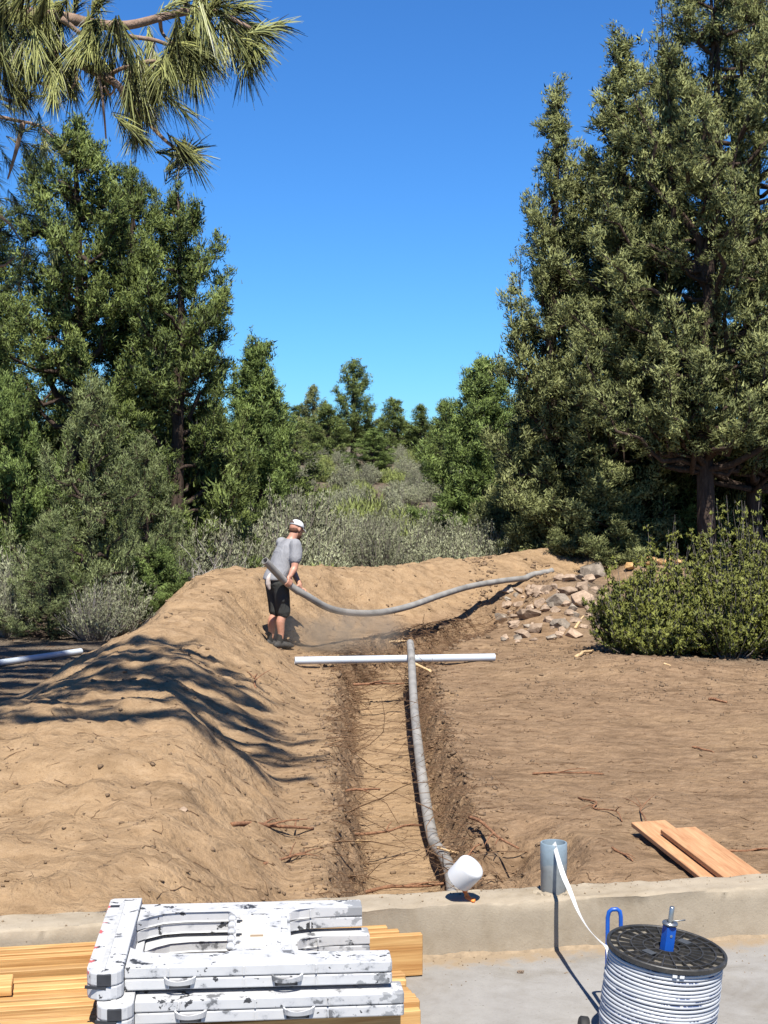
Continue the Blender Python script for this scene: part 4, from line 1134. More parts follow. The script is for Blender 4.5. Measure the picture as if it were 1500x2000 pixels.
# ================================================================== cable spool, its stand and the strap
def build_spool():
    top = P(1302, 1853, 5.62)
    tilt = Matrix.Rotation(math.radians(6.5), 4, 'Y') @ Matrix.Rotation(math.radians(3.0), 4, 'X')
    Hs = 0.375; Rf = 0.222; Rc = 0.203
    ax = tilt @ Vector((0, 0, 1))
    base = top - ax * Hs
    root = empty("cable_spool", base, tilt.to_euler())
    mblack, nt, b = new_mat("black_spool_plastic")
    n = noise_tex(nt, 30, 5, 0.65, obj_coord(nt))
    nt.links.new(ramp(nt, n.outputs[0], [(0.3, (0.016, 0.016, 0.015)), (0.6, (0.035, 0.033, 0.030)), (0.8, (0.10, 0.09, 0.075))]).outputs[0], b.inputs["Base Color"])
    b.inputs["Roughness"].default_value = 0.5
    def flange(z, up):
        bm = bmesh.new()
        t = 0.012
        add_lathe(bm, [(0.028, z - t), (Rf - 0.004, z - t), (Rf, z - t + 0.003), (Rf, z + 0.006), (Rf - 0.003, z + 0.009), (Rf - 0.010, z + 0.009), (Rf - 0.012, z + 0.006), (Rf - 0.012, z - 0.004), (0.028, z - 0.004), (0.028, z - t)], 72)
        if up:
            for rr2 in (0.178, 0.130, 0.085, 0.045):
                add_lathe(bm, [(rr2, z - 0.004), (rr2, z + 0.007), (rr2 + 0.005, z + 0.007), (rr2 + 0.005, z - 0.004)], 60)
            for i in range(24):
                an = i * math.pi / 12
                r0, r1 = (0.045, Rf - 0.01) if i % 2 == 0 else (0.088, Rf - 0.01)
                c = Vector((math.cos(an) * (r0 + r1) / 2, math.sin(an) * (r0 + r1) / 2, z + 0.001))
                add_box(bm, (r1 - r0, 0.0045, 0.011), c, Matrix.Rotation(an, 4, 'Z'))
        return bm
    f1 = link("upper_flange", bm_mesh("flange", flange(Hs, True)), mblack, root)
    link("lower_flange", bm_mesh("flange", flange(0.016, False)), mblack, root)
    # recessed panes between the ribs where grey dust has settled, and two plates
    mg = simple_mat("dusty_recess", (0.17, 0.15, 0.115), 0.8, var=0.5, scale=30)
    md = simple_mat("slate_plate", (0.07, 0.075, 0.08), 0.4, var=0.2, scale=20)
    rng = random.Random(4)
    for i in range(24):
        for r0, r1 in ((0.186, 0.206), (0.138, 0.175)):
            if rng.random() < 0.45: continue
            an = (i + 0.5) * math.pi / 12; w = 0.085
            bm = bmesh.new(); vs = []
            for rr2, sg in ((r0, -1), (r1, -1), (r1, 1), (r0, 1)): vs.append(bm.verts.new((rr2 * math.cos(an + sg * w), rr2 * math.sin(an + sg * w), Hs - 0.0022)))
            bm.faces.new(vs)
            link("recess", bm_mesh("recess", bm), mg, f1)
    for an in (0.75, 3.9):
        bm = bmesh.new(); add_box(bm, (0.045, 0.032, 0.004), (0.108 * math.cos(an), 0.108 * math.sin(an), Hs + 0.008), Matrix.Rotation(an + 1.57, 4, 'Z'), 0.001)
        link("plate", bm_mesh("plate", bm), md, f1)
    # the cable: one helix, turn on turn
    pitch = 0.0142; z0, z1 = 0.028, Hs - 0.020
    turns = (z1 - z0) / pitch; n = int(turns * 72)
    a2 = np.arange(n) * 2 * math.pi / 72
    jr = np.random.default_rng(2)
    per = np.repeat(jr.normal(0, 1, int(turns) + 3), 72)[:n]
    sm = np.convolve(np.pad(per, 30, mode='edge'), np.ones(61) / 61, 'valid')
    wob = 1 + 0.004 * np.sin(a2 * 0.37) + 0.003 * np.sin(a2 * 1.3) + 0.008 * sm
    Rb = Rc * wob + 0.006 * np.sin(math.pi * np.linspace(0, 1, n))
    pts = np.stack([Rb * np.cos(a2), Rb * np.sin(a2), z0 + pitch * a2 / (2 * math.pi) + 0.0016 * np.sin(a2 * 0.83 + 1.0) + 0.0012 * np.sin(a2 * 2.17)], 1)
    T = Tubes(); T.add(pts, 0.0072, 8)
    mc, nt, b = new_mat("white_cable")
    oc = obj_coord(nt); sp = N(nt, "ShaderNodeSeparateXYZ"); nt.links.new(oc, sp.inputs[0])
    at = N(nt, "ShaderNodeMath", operation='ARCTAN2'); nt.links.new(sp.outputs["Y"], at.inputs[0]); nt.links.new(sp.outputs["X"], at.inputs[1])
    cb = N(nt, "ShaderNodeCombineXYZ"); nt.links.new(at.outputs[0], cb.inputs[0])
    zf = N(nt, "ShaderNodeMath", operation='DIVIDE', i_1=pitch); nt.links.new(sp.outputs["Z"], zf.inputs[0])
    af = N(nt, "ShaderNodeMath", operation='MULTIPLY_ADD', i_1=-1 / (2 * math.pi)); nt.links.new(at.outputs[0], af.inputs[0]); nt.links.new(zf.outputs[0], af.inputs[2])
    fl = N(nt, "ShaderNodeMath", operation='FLOOR'); nt.links.new(af.outputs[0], fl.inputs[0])
    nt.links.new(fl.outputs[0], cb.inputs[1])
    mp = N(nt, "ShaderNodeMapping"); mp.inputs["Scale"].default_value = (1.1, 3.7, 1); nt.links.new(cb.outputs[0], mp.inputs[0])
    run = noise_tex(nt, 1.0, 2, 0.5, mp.outputs[0])          # where a run of print shows
    mp2 = N(nt, "ShaderNodeMapping"); mp2.inputs["Scale"].default_value = (26, 5.1, 1); nt.links.new(cb.outputs[0], mp2.inputs[0])
    let = noise_tex(nt, 1.0, 2, 0.6, mp2.outputs[0])         # its letters
    fr = N(nt, "ShaderNodeMath", operation='FRACT'); nt.links.new(af.outputs[0], fr.inputs[0])
    r1_ = ramp(nt, run.outputs[0], [(0.50, (0, 0, 0)), (0.53, (1, 1, 1))]); r2_ = ramp(nt, let.outputs[0], [(0.42, (0, 0, 0)), (0.46, (1, 1, 1))]); r3_ = ramp(nt, fr.outputs[0], [(0.30, (0, 0, 0)), (0.36, (1, 1, 1)), (0.60, (1, 1, 1)), (0.66, (0, 0, 0))])
    k1 = mixc(nt, 1.0, r1_.outputs[0], r2_.outputs[0], 'MULTIPLY'); k2 = mixc(nt, 1.0, k1, r3_.outputs[0], 'MULTIPLY')
    nt.links.new(mixc(nt, k2, (0.40, 0.41, 0.425), (0.035, 0.055, 0.12)), b.inputs["Base Color"])
    b.inputs["Roughness"].default_value = 0.4
    cable = link("cable", T.mesh("cable"), mc, root)
    bm = bmesh.new(); add_lathe(bm, [(Rc - 0.004, 0.02), (Rc - 0.004, Hs - 0.012)], 48)
    link("core", bm_mesh("core", bm, True), simple_mat("inner_turns", (0.55, 0.55, 0.56), 0.6), root)
    for an in (-1.60, -1.48):          # two white clips under the rim
        bm = bmesh.new(); add_box(bm, (0.012, 0.017, 0.013), (0.2135 * math.cos(an), 0.2135 * math.sin(an), Hs - 0.019), Matrix.Rotation(an, 4, 'Z'), 0.002)
        link("clip", bm_mesh("clip", bm), simple_mat("white_clip", (0.8, 0.8, 0.78), 0.5), root)
    tag(root, "black-flanged spool wound with white printed cable", "cable spool")
    # stand
    st = empty("spool_stand", base, tilt.to_euler())
    mb = simple_mat("blue_powder_coat", (0.012, 0.10, 0.46), 0.35, var=0.12, scale=20, spec=0.5)
    ms = simple_mat("zinc_steel", (0.50, 0.50, 0.48), 0.35, metal=0.9, var=0.15, scale=30)
    bm = bmesh.new()
    add_box(bm, (0.038, 0.038, Hs + 0.10), (0, 0, (Hs + 0.10) / 2 - 0.012), Matrix.Rotation(0.35, 4, 'Z'), 0.003)
    po = link("post", bm_mesh("post", bm), mb, st)
    bm = bmesh.new()
    Mh = Matrix.Rotation(0.35, 4, 'Z') @ Matrix.Translation((0, -0.0195, Hs + 0.055)) @ Matrix.Rotation(math.pi / 2, 4, 'X')
    add_lathe(bm, [(0.0052, 0.0), (0.0052, 0.0012), (0.0001, 0.0014)], 14, Mh)
    link("pin_hole", bm_mesh("pin_hole", bm), simple_mat("hole_dark", (0.16, 0.20, 0.25), 0.7), po)
    bm = bmesh.new(); add_lathe(bm, [(0.0001, Hs - 0.02), (0.0095, Hs - 0.02), (0.0095, Hs + 0.158), (0.007, Hs + 0.162), (0.0001, Hs + 0.162)], 20)
    link("spindle", bm_mesh("spindle", bm, True), ms, st)
    bm = bmesh.new(); add_lathe(bm, [(0.010, Hs + 0.094), (0.028, Hs + 0.093), (0.030, Hs + 0.098), (0.027, Hs + 0.103), (0.012, Hs + 0.104)], 24)
    T = Tubes(); T.add([tuple(v) for v in catmull([(0.0, 0, Hs + 0.112), (0.02, -0.01, Hs + 0.113), (0.05, -0.004, Hs + 0.118), (0.052, 0.004, Hs + 0.113), (0.03, 0.006, Hs + 0.108)], 5)], 0.0018, 6)
    wsh = link("washer", bm_mesh("washer", bm, True), ms, st)
    link("cotter_pin", T.mesh("pin"), ms, wsh)
    T = Tubes()
    inv = (Matrix.Translation(base) @ tilt).inverted()
    hp = [P(1186, 2010, 5.98), P(1186, 1880, 5.98), P(1187, 1792, 5.98), P(1189.5, 1781, 5.98), P(1195, 1776.5, 5.98), P(1205, 1776, 5.98), P(1210.5, 1780, 5.98), P(1212.5, 1790, 5.98), P(1213, 1880, 5.98), P(1213, 2010, 5.98)]
    T.add([tuple(inv @ v) for v in hp], 0.0085, 12)
    link("handle", T.mesh("handle"), mb, st)
    bm = bmesh.new(); add_box(bm, (0.34, 0.34, 0.012), (0, 0.02, -0.008), None, 0.003)
    link("base_plate", bm_mesh("plate", bm), mb, st)
    for lx in (-0.25, 0.25):
        bm = bmesh.new(); Mw = Matrix.Translation((lx, 0.10, -0.006)) @ Matrix.Rotation(math.pi / 2, 4, 'Y')
        add_lathe(bm, [(0.012, -0.018), (0.040, -0.018), (0.045, -0.013), (0.045, 0.013), (0.040, 0.018), (0.012, 0.018)], 28, Mw)
        link("wheel", bm_mesh("wheel", bm, True), simple_mat("black_rubber", (0.02, 0.02, 0.02), 0.7), st)
    bm = bmesh.new(); Mw = Matrix.Translation((0, 0.10, -0.006)) @ Matrix.Rotation(math.pi / 2, 4, 'Y'); add_lathe(bm, [(0.008, -0.26), (0.008, 0.26)], 12, Mw)
    link("axle", bm_mesh("axle", bm, True), ms, st)
    tag(st, "blue metal reel stand carrying the cable spool", "stand")
build_spool()

def build_strap():
    s = STUB + Vector((0.002, -0.062, 0.223))
    pts = [STUB + Vector((-0.004, 0.045, 0.08)), STUB + Vector((-0.004, -0.02, 0.215)), STUB + Vector((-0.002, -0.057, 0.2275)), STUB + Vector((0.002, -0.075, 0.205)), P(1099, 1706, 6.62), P(1114, 1742, 6.48), P(1130, 1782, 6.32), P(1150, 1815, 6.15), P(1172, 1838, 5.98), P(1188, 1853, 5.86), P(1190, 1880, 5.84), P(1186, 1915, 5.84), P(1183, 1950, 5.85), P(1185, 1985, 5.87)]
    path = catmull(pts, 7)
    bm = bmesh.new(); prev = None; n = len(path)
    for i, p in enumerate(path):
        t = (path[min(i + 1, n - 1)] - path[max(i - 1, 0)]).normalized()
        k = i / n
        ang = 0.1 + 0.9 * math.sin(k * 9.0)
        side = Vector((1, 0.15, 0)); side = (side - t * side.dot(t)).normalized()
        nrm = t.cross(side)
        sd = (side * math.cos(ang) + nrm * math.sin(ang)) * 0.0105
        th = (t.cross(sd)).normalized() * 0.0005
        row = [bm.verts.new(p + sd + th), bm.verts.new(p - sd + th), bm.verts.new(p - sd - th), bm.verts.new(p + sd - th)]
        if prev:
            for q in range(4): bm.faces.new((prev[q], prev[(q + 1) % 4], row[(q + 1) % 4], row[q]))
        prev = row
    tag(link("pull_tape", bm_mesh("tape", bm), simple_mat("white_webbing", (0.74, 0.74, 0.72), 0.7, var=0.05, scale=80)), "flat white pull tape running from pipe stub to cable spool", "strap")
build_strap()

# ================================================================== lumber along the wall
M_LUMBER = wood_mat("fresh_fir", (0.50, 0.235, 0.070), (0.84, 0.54, 0.225))
def board_mesh(L, t, h, bev=0.003):
    bm = bmesh.new(); add_box(bm, (L, t, h), (0, 0, 0), None, bev, 1)
    return bm_mesh("board", bm)
def build_lumber():
    rng = random.Random(8)
    n = 21; t = 0.038; h = 0.172
    v = -0.045
    right = [0.0, 0.045, 0.085, 0.125]
    for i in range(n):
        u1 = right[i] if i < 4 else (-0.98 + rng.uniform(-0.12, 0.03) if i < 12 else -0.045 + rng.uniform(-0.02, 0.02))
        u0 = -3.0 + rng.uniform(-0.2, 0.2)
        hh = h + rng.choice([-0.022, -0.008, -0.003, 0.0, 0.003])
        c = wall_pt((u0 + u1) / 2, v - t / 2, Z_SLAB + 0.004 + hh / 2)
        o = link("lumber_board", board_mesh(u1 - u0, t - 0.001, hh), M_LUMBER, loc=c, rot=(0, 0, WALL_ANG + rng.uniform(-0.002, 0.002)))
        if i < 4: lab = ["board on edge nearest the wall, its end shortest on the right", "second board on edge from the wall, end stepping out right", "third board on edge from the wall, end stepping out right", "orange board whose broad side shows right of the sawhorses"][i]; g = None
        else:
            nth = ["fifth", "sixth", "seventh", "eighth", "ninth", "tenth", "eleventh", "twelfth", "thirteenth", "fourteenth", "fifteenth", "sixteenth", "seventeenth", "eighteenth", "nineteenth", "twentieth", "twenty-first"][i - 4]
            lab = nth + " board on edge from the wall, " + ("ending beneath the sawhorses" if i < 12 else "running under the sawhorses"); g = "boards on edge along the wall"
        tag(o, lab, "board", g)
        v -= t + rng.choice([0.002, 0.005, 0.009, 0.015]) + (0.006 if i in (3, 11) else 0)
        if v < -0.98: break
    c = P(-170, 1960, 5.75); c.z = Z_SLAB + 0.004 + h + 0.006 + 0.019
    tag(link("lumber_board", board_mesh(1.1, 0.14, 0.037), M_LUMBER, loc=(P(28, 1930, 5.72).x - 0.55, 5.63, c.z), rot=(0, 0, WALL_ANG)), "short board with green end mark lying flat at lower left", "board")
build_lumber()

# ================================================================== folded plastic sawhorses
def chipped_paint():
    m, nt, b = new_mat("chipped_white_paint")
    oc = obj_coord(nt)
    oi = N(nt, "ShaderNodeObjectInfo")
    ad = N(nt, "ShaderNodeVectorMath", operation='ADD'); nt.links.new(oc, ad.inputs[0])
    ml = N(nt, "ShaderNodeMath", operation='MULTIPLY', i_1=11.0); nt.links.new(oi.outputs["Random"], ml.inputs[0]); nt.links.new(ml.outputs[0], ad.inputs[1])
    n0 = noise_tex(nt, 3.2, 3, 0.5, ad.outputs[0])
    n1 = noise_tex(nt, 17, 6, 0.62, ad.outputs[0], 0.3)
    n2 = noise_tex(nt, 9, 10, 0.66, ad.outputs[0], 0.15)
    n3 = noise_tex(nt, 70, 4, 0.7, ad.outputs[0])
    white = ramp(nt, n2.outputs[0], [(0.375, (0.12, 0.122, 0.126)), (0.385, (0.30, 0.305, 0.31)), (0.43, (0.40, 0.402, 0.405)), (0.47, (0.42, 0.42, 0.418)), (0.7, (0.46, 0.46, 0.455))])
    # flakes lost down to the black plastic
    su = N(nt, "ShaderNodeMath", operation='MULTIPLY_ADD', i_1=0.5); nt.links.new(n0.outputs[0], su.inputs[0]); nt.links.new(n1.outputs[0], su.inputs[2])
    ch = ramp(nt, su.outputs[0], [(0.880, (0, 0, 0)), (0.887, (1, 1, 1))])
    c = mixc(nt, ch.outputs[0], white.outputs[0], (0.035, 0.036, 0.038))
    sc = ramp(nt, n3.outputs[0], [(0.70, (0, 0, 0)), (0.73, (1, 1, 1))])
    c = mixc(nt, sc.outputs[0], c, (0.09, 0.09, 0.09))
    # scuffed grey toward the feet (large local x)
    sx = N(nt, "ShaderNodeSeparateXYZ"); nt.links.new(oc, sx.inputs[0])
    su2 = N(nt, "ShaderNodeMath", operation='MULTIPLY_ADD', i_1=0.42); nt.links.new(sx.outputs["X"], su2.inputs[0]); nt.links.new(n2.outputs[0], su2.inputs[2])
    sf = ramp(nt, su2.outputs[0], [(0.945, (0, 0, 0)), (0.96, (0.7, 0.7, 0.7)), (1.0, (0.8, 0.8, 0.8))])
    c = mixc(nt, sf.outputs[0], c, (0.17, 0.175, 0.18))
    # a rubbed red patch at the beam end (small local x)
    su3 = N(nt, "ShaderNodeMath", operation='MULTIPLY_ADD', i_1=-6.0); nt.links.new(sx.outputs["X"], su3.inputs[0]); nt.links.new(n1.outputs[0], su3.inputs[2])
    rd = ramp(nt, su3.outputs[0], [(0.74, (0, 0, 0)), (0.77, (1, 1, 1))])
    c = mixc(nt, rd.outputs[0], c, (0.42, 0.09, 0.09))
    nt.links.new(c, b.inputs["Base Color"])
    b.inputs["Roughness"].default_value = 0.55
    inv = N(nt, "ShaderNodeMath", operation='SUBTRACT', i_0=1.0); nt.links.new(ch.outputs[0], inv.inputs[1])
    bump(nt, b, inv.outputs[0], 0.5, 0.002)
    return m
M_CHIP = chipped_paint()
M_BLACKP = simple_mat("black_plastic", (0.035, 0.036, 0.04), 0.5, var=0.3, scale=15)

def prism(bm, poly, z0, z1, bev=0.004):
    vb = [bm.verts.new((x, y, z0)) for x, y in poly]; vt = [bm.verts.new((x, y, z1)) for x, y in poly]
    n = len(poly)
    fs = [bm.faces.new(vb[::-1]), bm.faces.new(vt)]
    for i in range(n): fs.append(bm.faces.new((vb[i], vb[(i + 1) % n], vt[(i + 1) % n], vt[i])))
    if bev:
        es = list({e for f in fs[:2] for e in f.edges})
        bmesh.ops.bevel(bm, geom=es, offset=bev, segments=2, affect='EDGES', profile=0.6)

def build_sawhorse(loc, rz, label):
    root = empty("folding_sawhorse", loc, (0, 0, rz))
    root.scale = (1, 1, 0.85)
    back = [(0.095, 0.775), (0.985, 0.775), (0.99, 0.765), (0.99, 0.675), (0.80, 0.672), (0.735, 0.66), (0.70, 0.63), (0.47, 0.63), (0.45, 0.655), (0.27, 0.655), (0.19, 0.64), (0.135, 0.60), (0.095, 0.545)]
    front = [(0.095, 0.235), (0.13, 0.185), (0.185, 0.150), (0.26, 0.135), (0.45, 0.135), (0.47, 0.165), (0.70, 0.165), (0.735, 0.135), (0.80, 0.128), (1.05, 0.128), (1.056, 0.118), (1.056, 0.008), (1.05, 0.0), (0.095, 0.0)]
    for z0 in (0.0, 0.0515):
        z1 = z0 + 0.0475
        for nm, poly in (("leg", back), ("leg", front)):
            bm = bmesh.new(); prism(bm, poly, z0, z1, 0.006)
            l = link(nm, bm_mesh(nm, bm), M_CHIP, root)
            # moulded ribs standing proud along the side
            xs = (0.25, 0.52, 0.78) if nm == "leg" else ()
            for x in xs:
                yy0 = poly[-1][1] if poly is front else 0.6645
                bm = bmesh.new(); add_box(bm, (0.006, 0.012, z1 - z0 - 0.01), (x, (-0.001 if poly is front else 0.659), (z0 + z1) / 2), None, 0.0015)
                link("rib", bm_mesh("rib", bm), M_CHIP, l)
        bm = bmesh.new(); prism(bm, [(0.475, 0.165), (0.695, 0.165), (0.695, 0.63), (0.475, 0.63)], z0 + 0.006, z1 - 0.006, 0.004)
        web = link("cross_web", bm_mesh("web", bm), M_CHIP, root)
        if z0 > 0:
            bm = bmesh.new(); prism(bm, [(0.50, 0.20), (0.60, 0.20), (0.60, 0.595), (0.50, 0.595)], z1 - 0.006, z1 - 0.001, 0.002)
            link("web_panel", bm_mesh("panel", bm), simple_mat("cream_plastic", (0.66, 0.62, 0.54), 0.6, var=0.12, scale=12), web)
            bm = bmesh.new(); prism(bm, [(0.655, 0.21), (0.685, 0.22), (0.683, 0.58), (0.66, 0.585)], z1 - 0.006, z1 - 0.002, 0.002)
            link("web_panel", bm_mesh("panel", bm), M_CHIP, web)
            for i in range(5):
                y = 0.225 + i * 0.085
                bm = bmesh.new(); add_lathe(bm, [(0.0001, -0.016), (0.013, -0.016), (0.016, -0.012), (0.016, 0.012), (0.013, 0.016), (0.0001, 0.016)], 16, Matrix.Translation((0.468, y, z1 - 0.006)) @ Matrix.Rotation(math.pi / 2, 4, 'X'))
                k = link("hinge_knuckle", bm_mesh("knuckle", bm, True), M_CHIP, web)
                bm = bmesh.new(); add_box(bm, (0.022, 0.022, 0.008), (0.497, y + 0.04, z1 - 0.002), None, 0.002)
                link("latch_block", bm_mesh("block", bm), M_BLACKP if i % 2 else M_CHIP, web)
            bm = bmesh.new(); add_box(bm, (0.05, 0.02, 0.003), (0.565, 0.33, z1 + 0.0002), None, 0.001)
            link("slot", bm_mesh("slot", bm), simple_mat("brown_slot", (0.34, 0.25, 0.16), 0.8), web)
    # beam across the hinge end, with a ridge down its back and a split rounded nose
    for z0, z1, x0, x1 in ((-0.004, 0.052, -0.035, 0.093), (0.054, 0.112, -0.035, 0.093)):
        pts = [(x1, 0.83), (x0 + 0.015, 0.83), (x0, 0.815), (x0, -0.02)]
        for i in range(9):
            a_ = math.pi + i * math.pi / 8; pts.append(((x0 + x1) / 2 + (x1 - x0) / 2 * math.cos(a_), -0.03 + 0.055 * math.sin(a_)))
        bm = bmesh.new(); prism(bm, pts, z0, z1, 0.007)
        bmn = link("beam", bm_mesh("beam", bm), M_CHIP, root)
    bm = bmesh.new(); prism(bm, [(0.012, -0.055), (0.030, -0.055), (0.030, 0.76), (0.012, 0.76)], 0.110, 0.1155, 0.002)
    link("ridge", bm_mesh("ridge", bm), simple_mat("worn_grey_paint", (0.50, 0.50, 0.49), 0.6, var=0.2, scale=25), bmn)
    bm = bmesh.new(); prism(bm, [(-0.025, 0.70), (0.02, 0.70), (0.02, 0.728), (-0.025, 0.728)], 0.110, 0.1142, 0.001)
    link("scuff_plate", bm_mesh("scuff", bm), M_BLACKP, bmn)
    bm = bmesh.new(); add_box(bm, (0.05, 0.012, 0.05), (0.03, -0.083, 0.082), None, 0.004)
    link("nose_insert", bm_mesh("nose", bm), M_BLACKP, bmn)
    bm = bmesh.new(); add_box(bm, (0.075, 0.006, 0.014), (0.0, -0.0835, 0.052), Matrix.Rotation(0.12, 4, 'Y'), 0.002)
    link("nose_slot", bm_mesh("nose", bm), M_BLACKP, bmn)
    # cup-shaped tray hooks on the front leg
    for x in (0.285, 0.67):
        bm = bmesh.new(); nseg = 12; rows = []
        for i in range(nseg + 1):
            a_ = math.pi + math.pi * i / nseg
            flare = 1.0 + 0.25 * max(0, math.cos(a_))
            cx, cy = 0.048 * math.cos(a_), 0.034 * math.sin(a_)
            hh = 0.018 + 0.010 * abs(math.cos(a_)) ** 2
            rows.append([bm.verts.new((x + cx * flare, cy, 0.028)), bm.verts.new((x + cx * flare * 1.08, cy * 1.08, 0.028 + hh)), bm.verts.new((x + cx * flare * 0.93, cy * 0.86, 0.028 + hh)), bm.verts.new((x + cx * flare * 0.86, cy * 0.82, 0.028))])
        for A, B in zip(rows[:-1], rows[1:]):
            for q in range(4): bm.faces.new((A[q], A[(q + 1) % 4], B[(q + 1) % 4], B[q]))
        bm.faces.new(rows[0]); bm.faces.new(rows[-1][::-1])
        hk = link("tray_hook", bm_mesh("hook", bm, False), M_CHIP, root)
        bm = bmesh.new(); add_box(bm, (0.082, 0.004, 0.030), (x + 0.002, -0.0008, 0.020), None, 0.001)
        link("hook_pocket", bm_mesh("pocket", bm), M_BLACKP, hk)
    tag(root, label, "sawhorse")
    return root
SH_Z = Z_SLAB + 0.004 + 0.172 + 0.008
p = P(243, 1908, 5.42)
build_sawhorse((p.x - 0.095 - 0.0, 5.42, SH_Z + 0.102), math.radians(4.5), "upper of two folded white sawhorses with flaking paint")
build_sawhorse((p.x - 0.095 + 0.045, 5.36, SH_Z), math.radians(5.5), "lower folded white sawhorse, under the other on the boards")

# ================================================================== two planks on the dirt at right
M_PLANK = wood_mat("weathered_cedar", (0.44, 0.205, 0.095), (0.68, 0.40, 0.21), grain=(1.5, 10, 10))
def plank(pa, pb, width, thick, lift, label, roll=0.0, pitch=0.0):
    d = (pb - pa); L = d.length; ang = math.atan2(d.y, d.x)
    c = (pa + pb) / 2; c.z += lift
    bm = bmesh.new(); add_box(bm, (L, width, thick), (0, 0, 0), None, 0.003, 1)
    e = Matrix.Rotation(ang, 3, 'Z') @ Matrix.Rotation(-math.asin(max(-1, min(1, d.z / L))), 3, 'Y') @ Matrix.Rotation(roll, 3, 'X')
    o = link("plank", bm_mesh("plank", bm), M_PLANK, loc=c, rot=e.to_euler())
    tag(o, label, "plank")
pa = ground_at(1266, 1632); dirn = (ground_at(1378, 1716) - pa); dirn.z = 0; dirn.normalize()
pb = pa + dirn * 1.55; pb.z = zs(pb.x, pb.y)
nr = Vector((-dirn.y, dirn.x, 0))
plank(pa + Vector((0, 0, 0.05)), Vector((pb.x, pb.y, pa.z + 0.02)), 0.23, 0.03, 0.03, "lower orange plank lying slantwise on the dirt at right", roll=0.03)
off = nr * 0.075 if nr.x > 0 else nr * -0.075
plank(pa + off + dirn * 0.34 + Vector((0, 0, 0.05)), Vector((pb.x, pb.y, pa.z + 0.02)) + off + dirn * 0.4, 0.23, 0.03, 0.066, "upper orange plank overlapping the lower one on the dirt", roll=0.03)

# ================================================================== rocks
def rock_mat(name, lo, hi):
    m, nt, b = new_mat(name)
    lo, hi = dim(lo), dim(hi)
    oi = N(nt, "ShaderNodeObjectInfo"); oc = obj_coord(nt)
    n = noise_tex(nt, 7, 6, 0.65, oc); n2 = noise_tex(nt, 45, 4, 0.7, oc)
    r = ramp(nt, n.outputs[0], [(0.28, lo), (0.68, hi)])
    r2 = ramp(nt, n2.outputs[0], [(0.3, (0.72, 0.70, 0.68)), (0.6, (1.08, 1.08, 1.08))])
    c = mixc(nt, 0.8, r.outputs[0], r2.outputs[0], 'MULTIPLY')
    hs = N(nt, "ShaderNodeHueSaturation"); mr = N(nt, "ShaderNodeMapRange"); mr.inputs[3].default_value = 0.75; mr.inputs[4].default_value = 1.15
    nt.links.new(oi.outputs["Random"], mr.inputs[0]); nt.links.new(mr.outputs[0], hs.inputs["Value"]); nt.links.new(c, hs.inputs["Color"])
    nt.links.new(hs.outputs[0], b.inputs["Base Color"])
    b.inputs["Roughness"].default_value = 0.9; b.inputs["Specular IOR Level"].default_value = 0.15
    bump(nt, b, n2.outputs[0], 0.8, 0.012)
    return m
M_ROCK = rock_mat("dusty_tan_rock", (0.25, 0.172, 0.115), (0.53, 0.40, 0.29))
M_ROCKG = rock_mat("grey_basalt", (0.17, 0.138, 0.108), (0.42, 0.355, 0.28))
M_ROCKO = rock_mat("orange_rock", (0.45, 0.24, 0.09), (0.68, 0.44, 0.20))
def rock_mesh(seed, sx, sy, sz):
    rng = random.Random(seed)
    bm = bmesh.new()
    for q in range(13):
        v = Vector((rng.gauss(0, 1), rng.gauss(0, 1), rng.gauss(0, 1))).normalized() * rng.uniform(0.82, 1.08)
        bm.verts.new((v.x * sx, v.y * sy, v.z * sz))
    bmesh.ops.convex_hull(bm, input=bm.verts[:])
    bmesh.ops.delete(bm, geom=[v for v in bm.verts if not v.link_faces], context='VERTS')
    bmesh.ops.bevel(bm, geom=bm.edges[:], offset=min(sx, sy, sz) * 0.03, segments=1, affect='EDGES')
    bmesh.ops.triangulate(bm, faces=bm.faces[:])
    bmesh.ops.subdivide_edges(bm, edges=[e for e in bm.edges if e.calc_length() > 0.4 * sx], cuts=1)
    for v in bm.verts:
        nn = mnoise.noise_vector(v.co * (3.0 / max(sx, 0.02)) + Vector((seed, 0, 0)))
        v.co += nn * 0.06 * min(sx, sz)
    return bm_mesh("rock", bm)
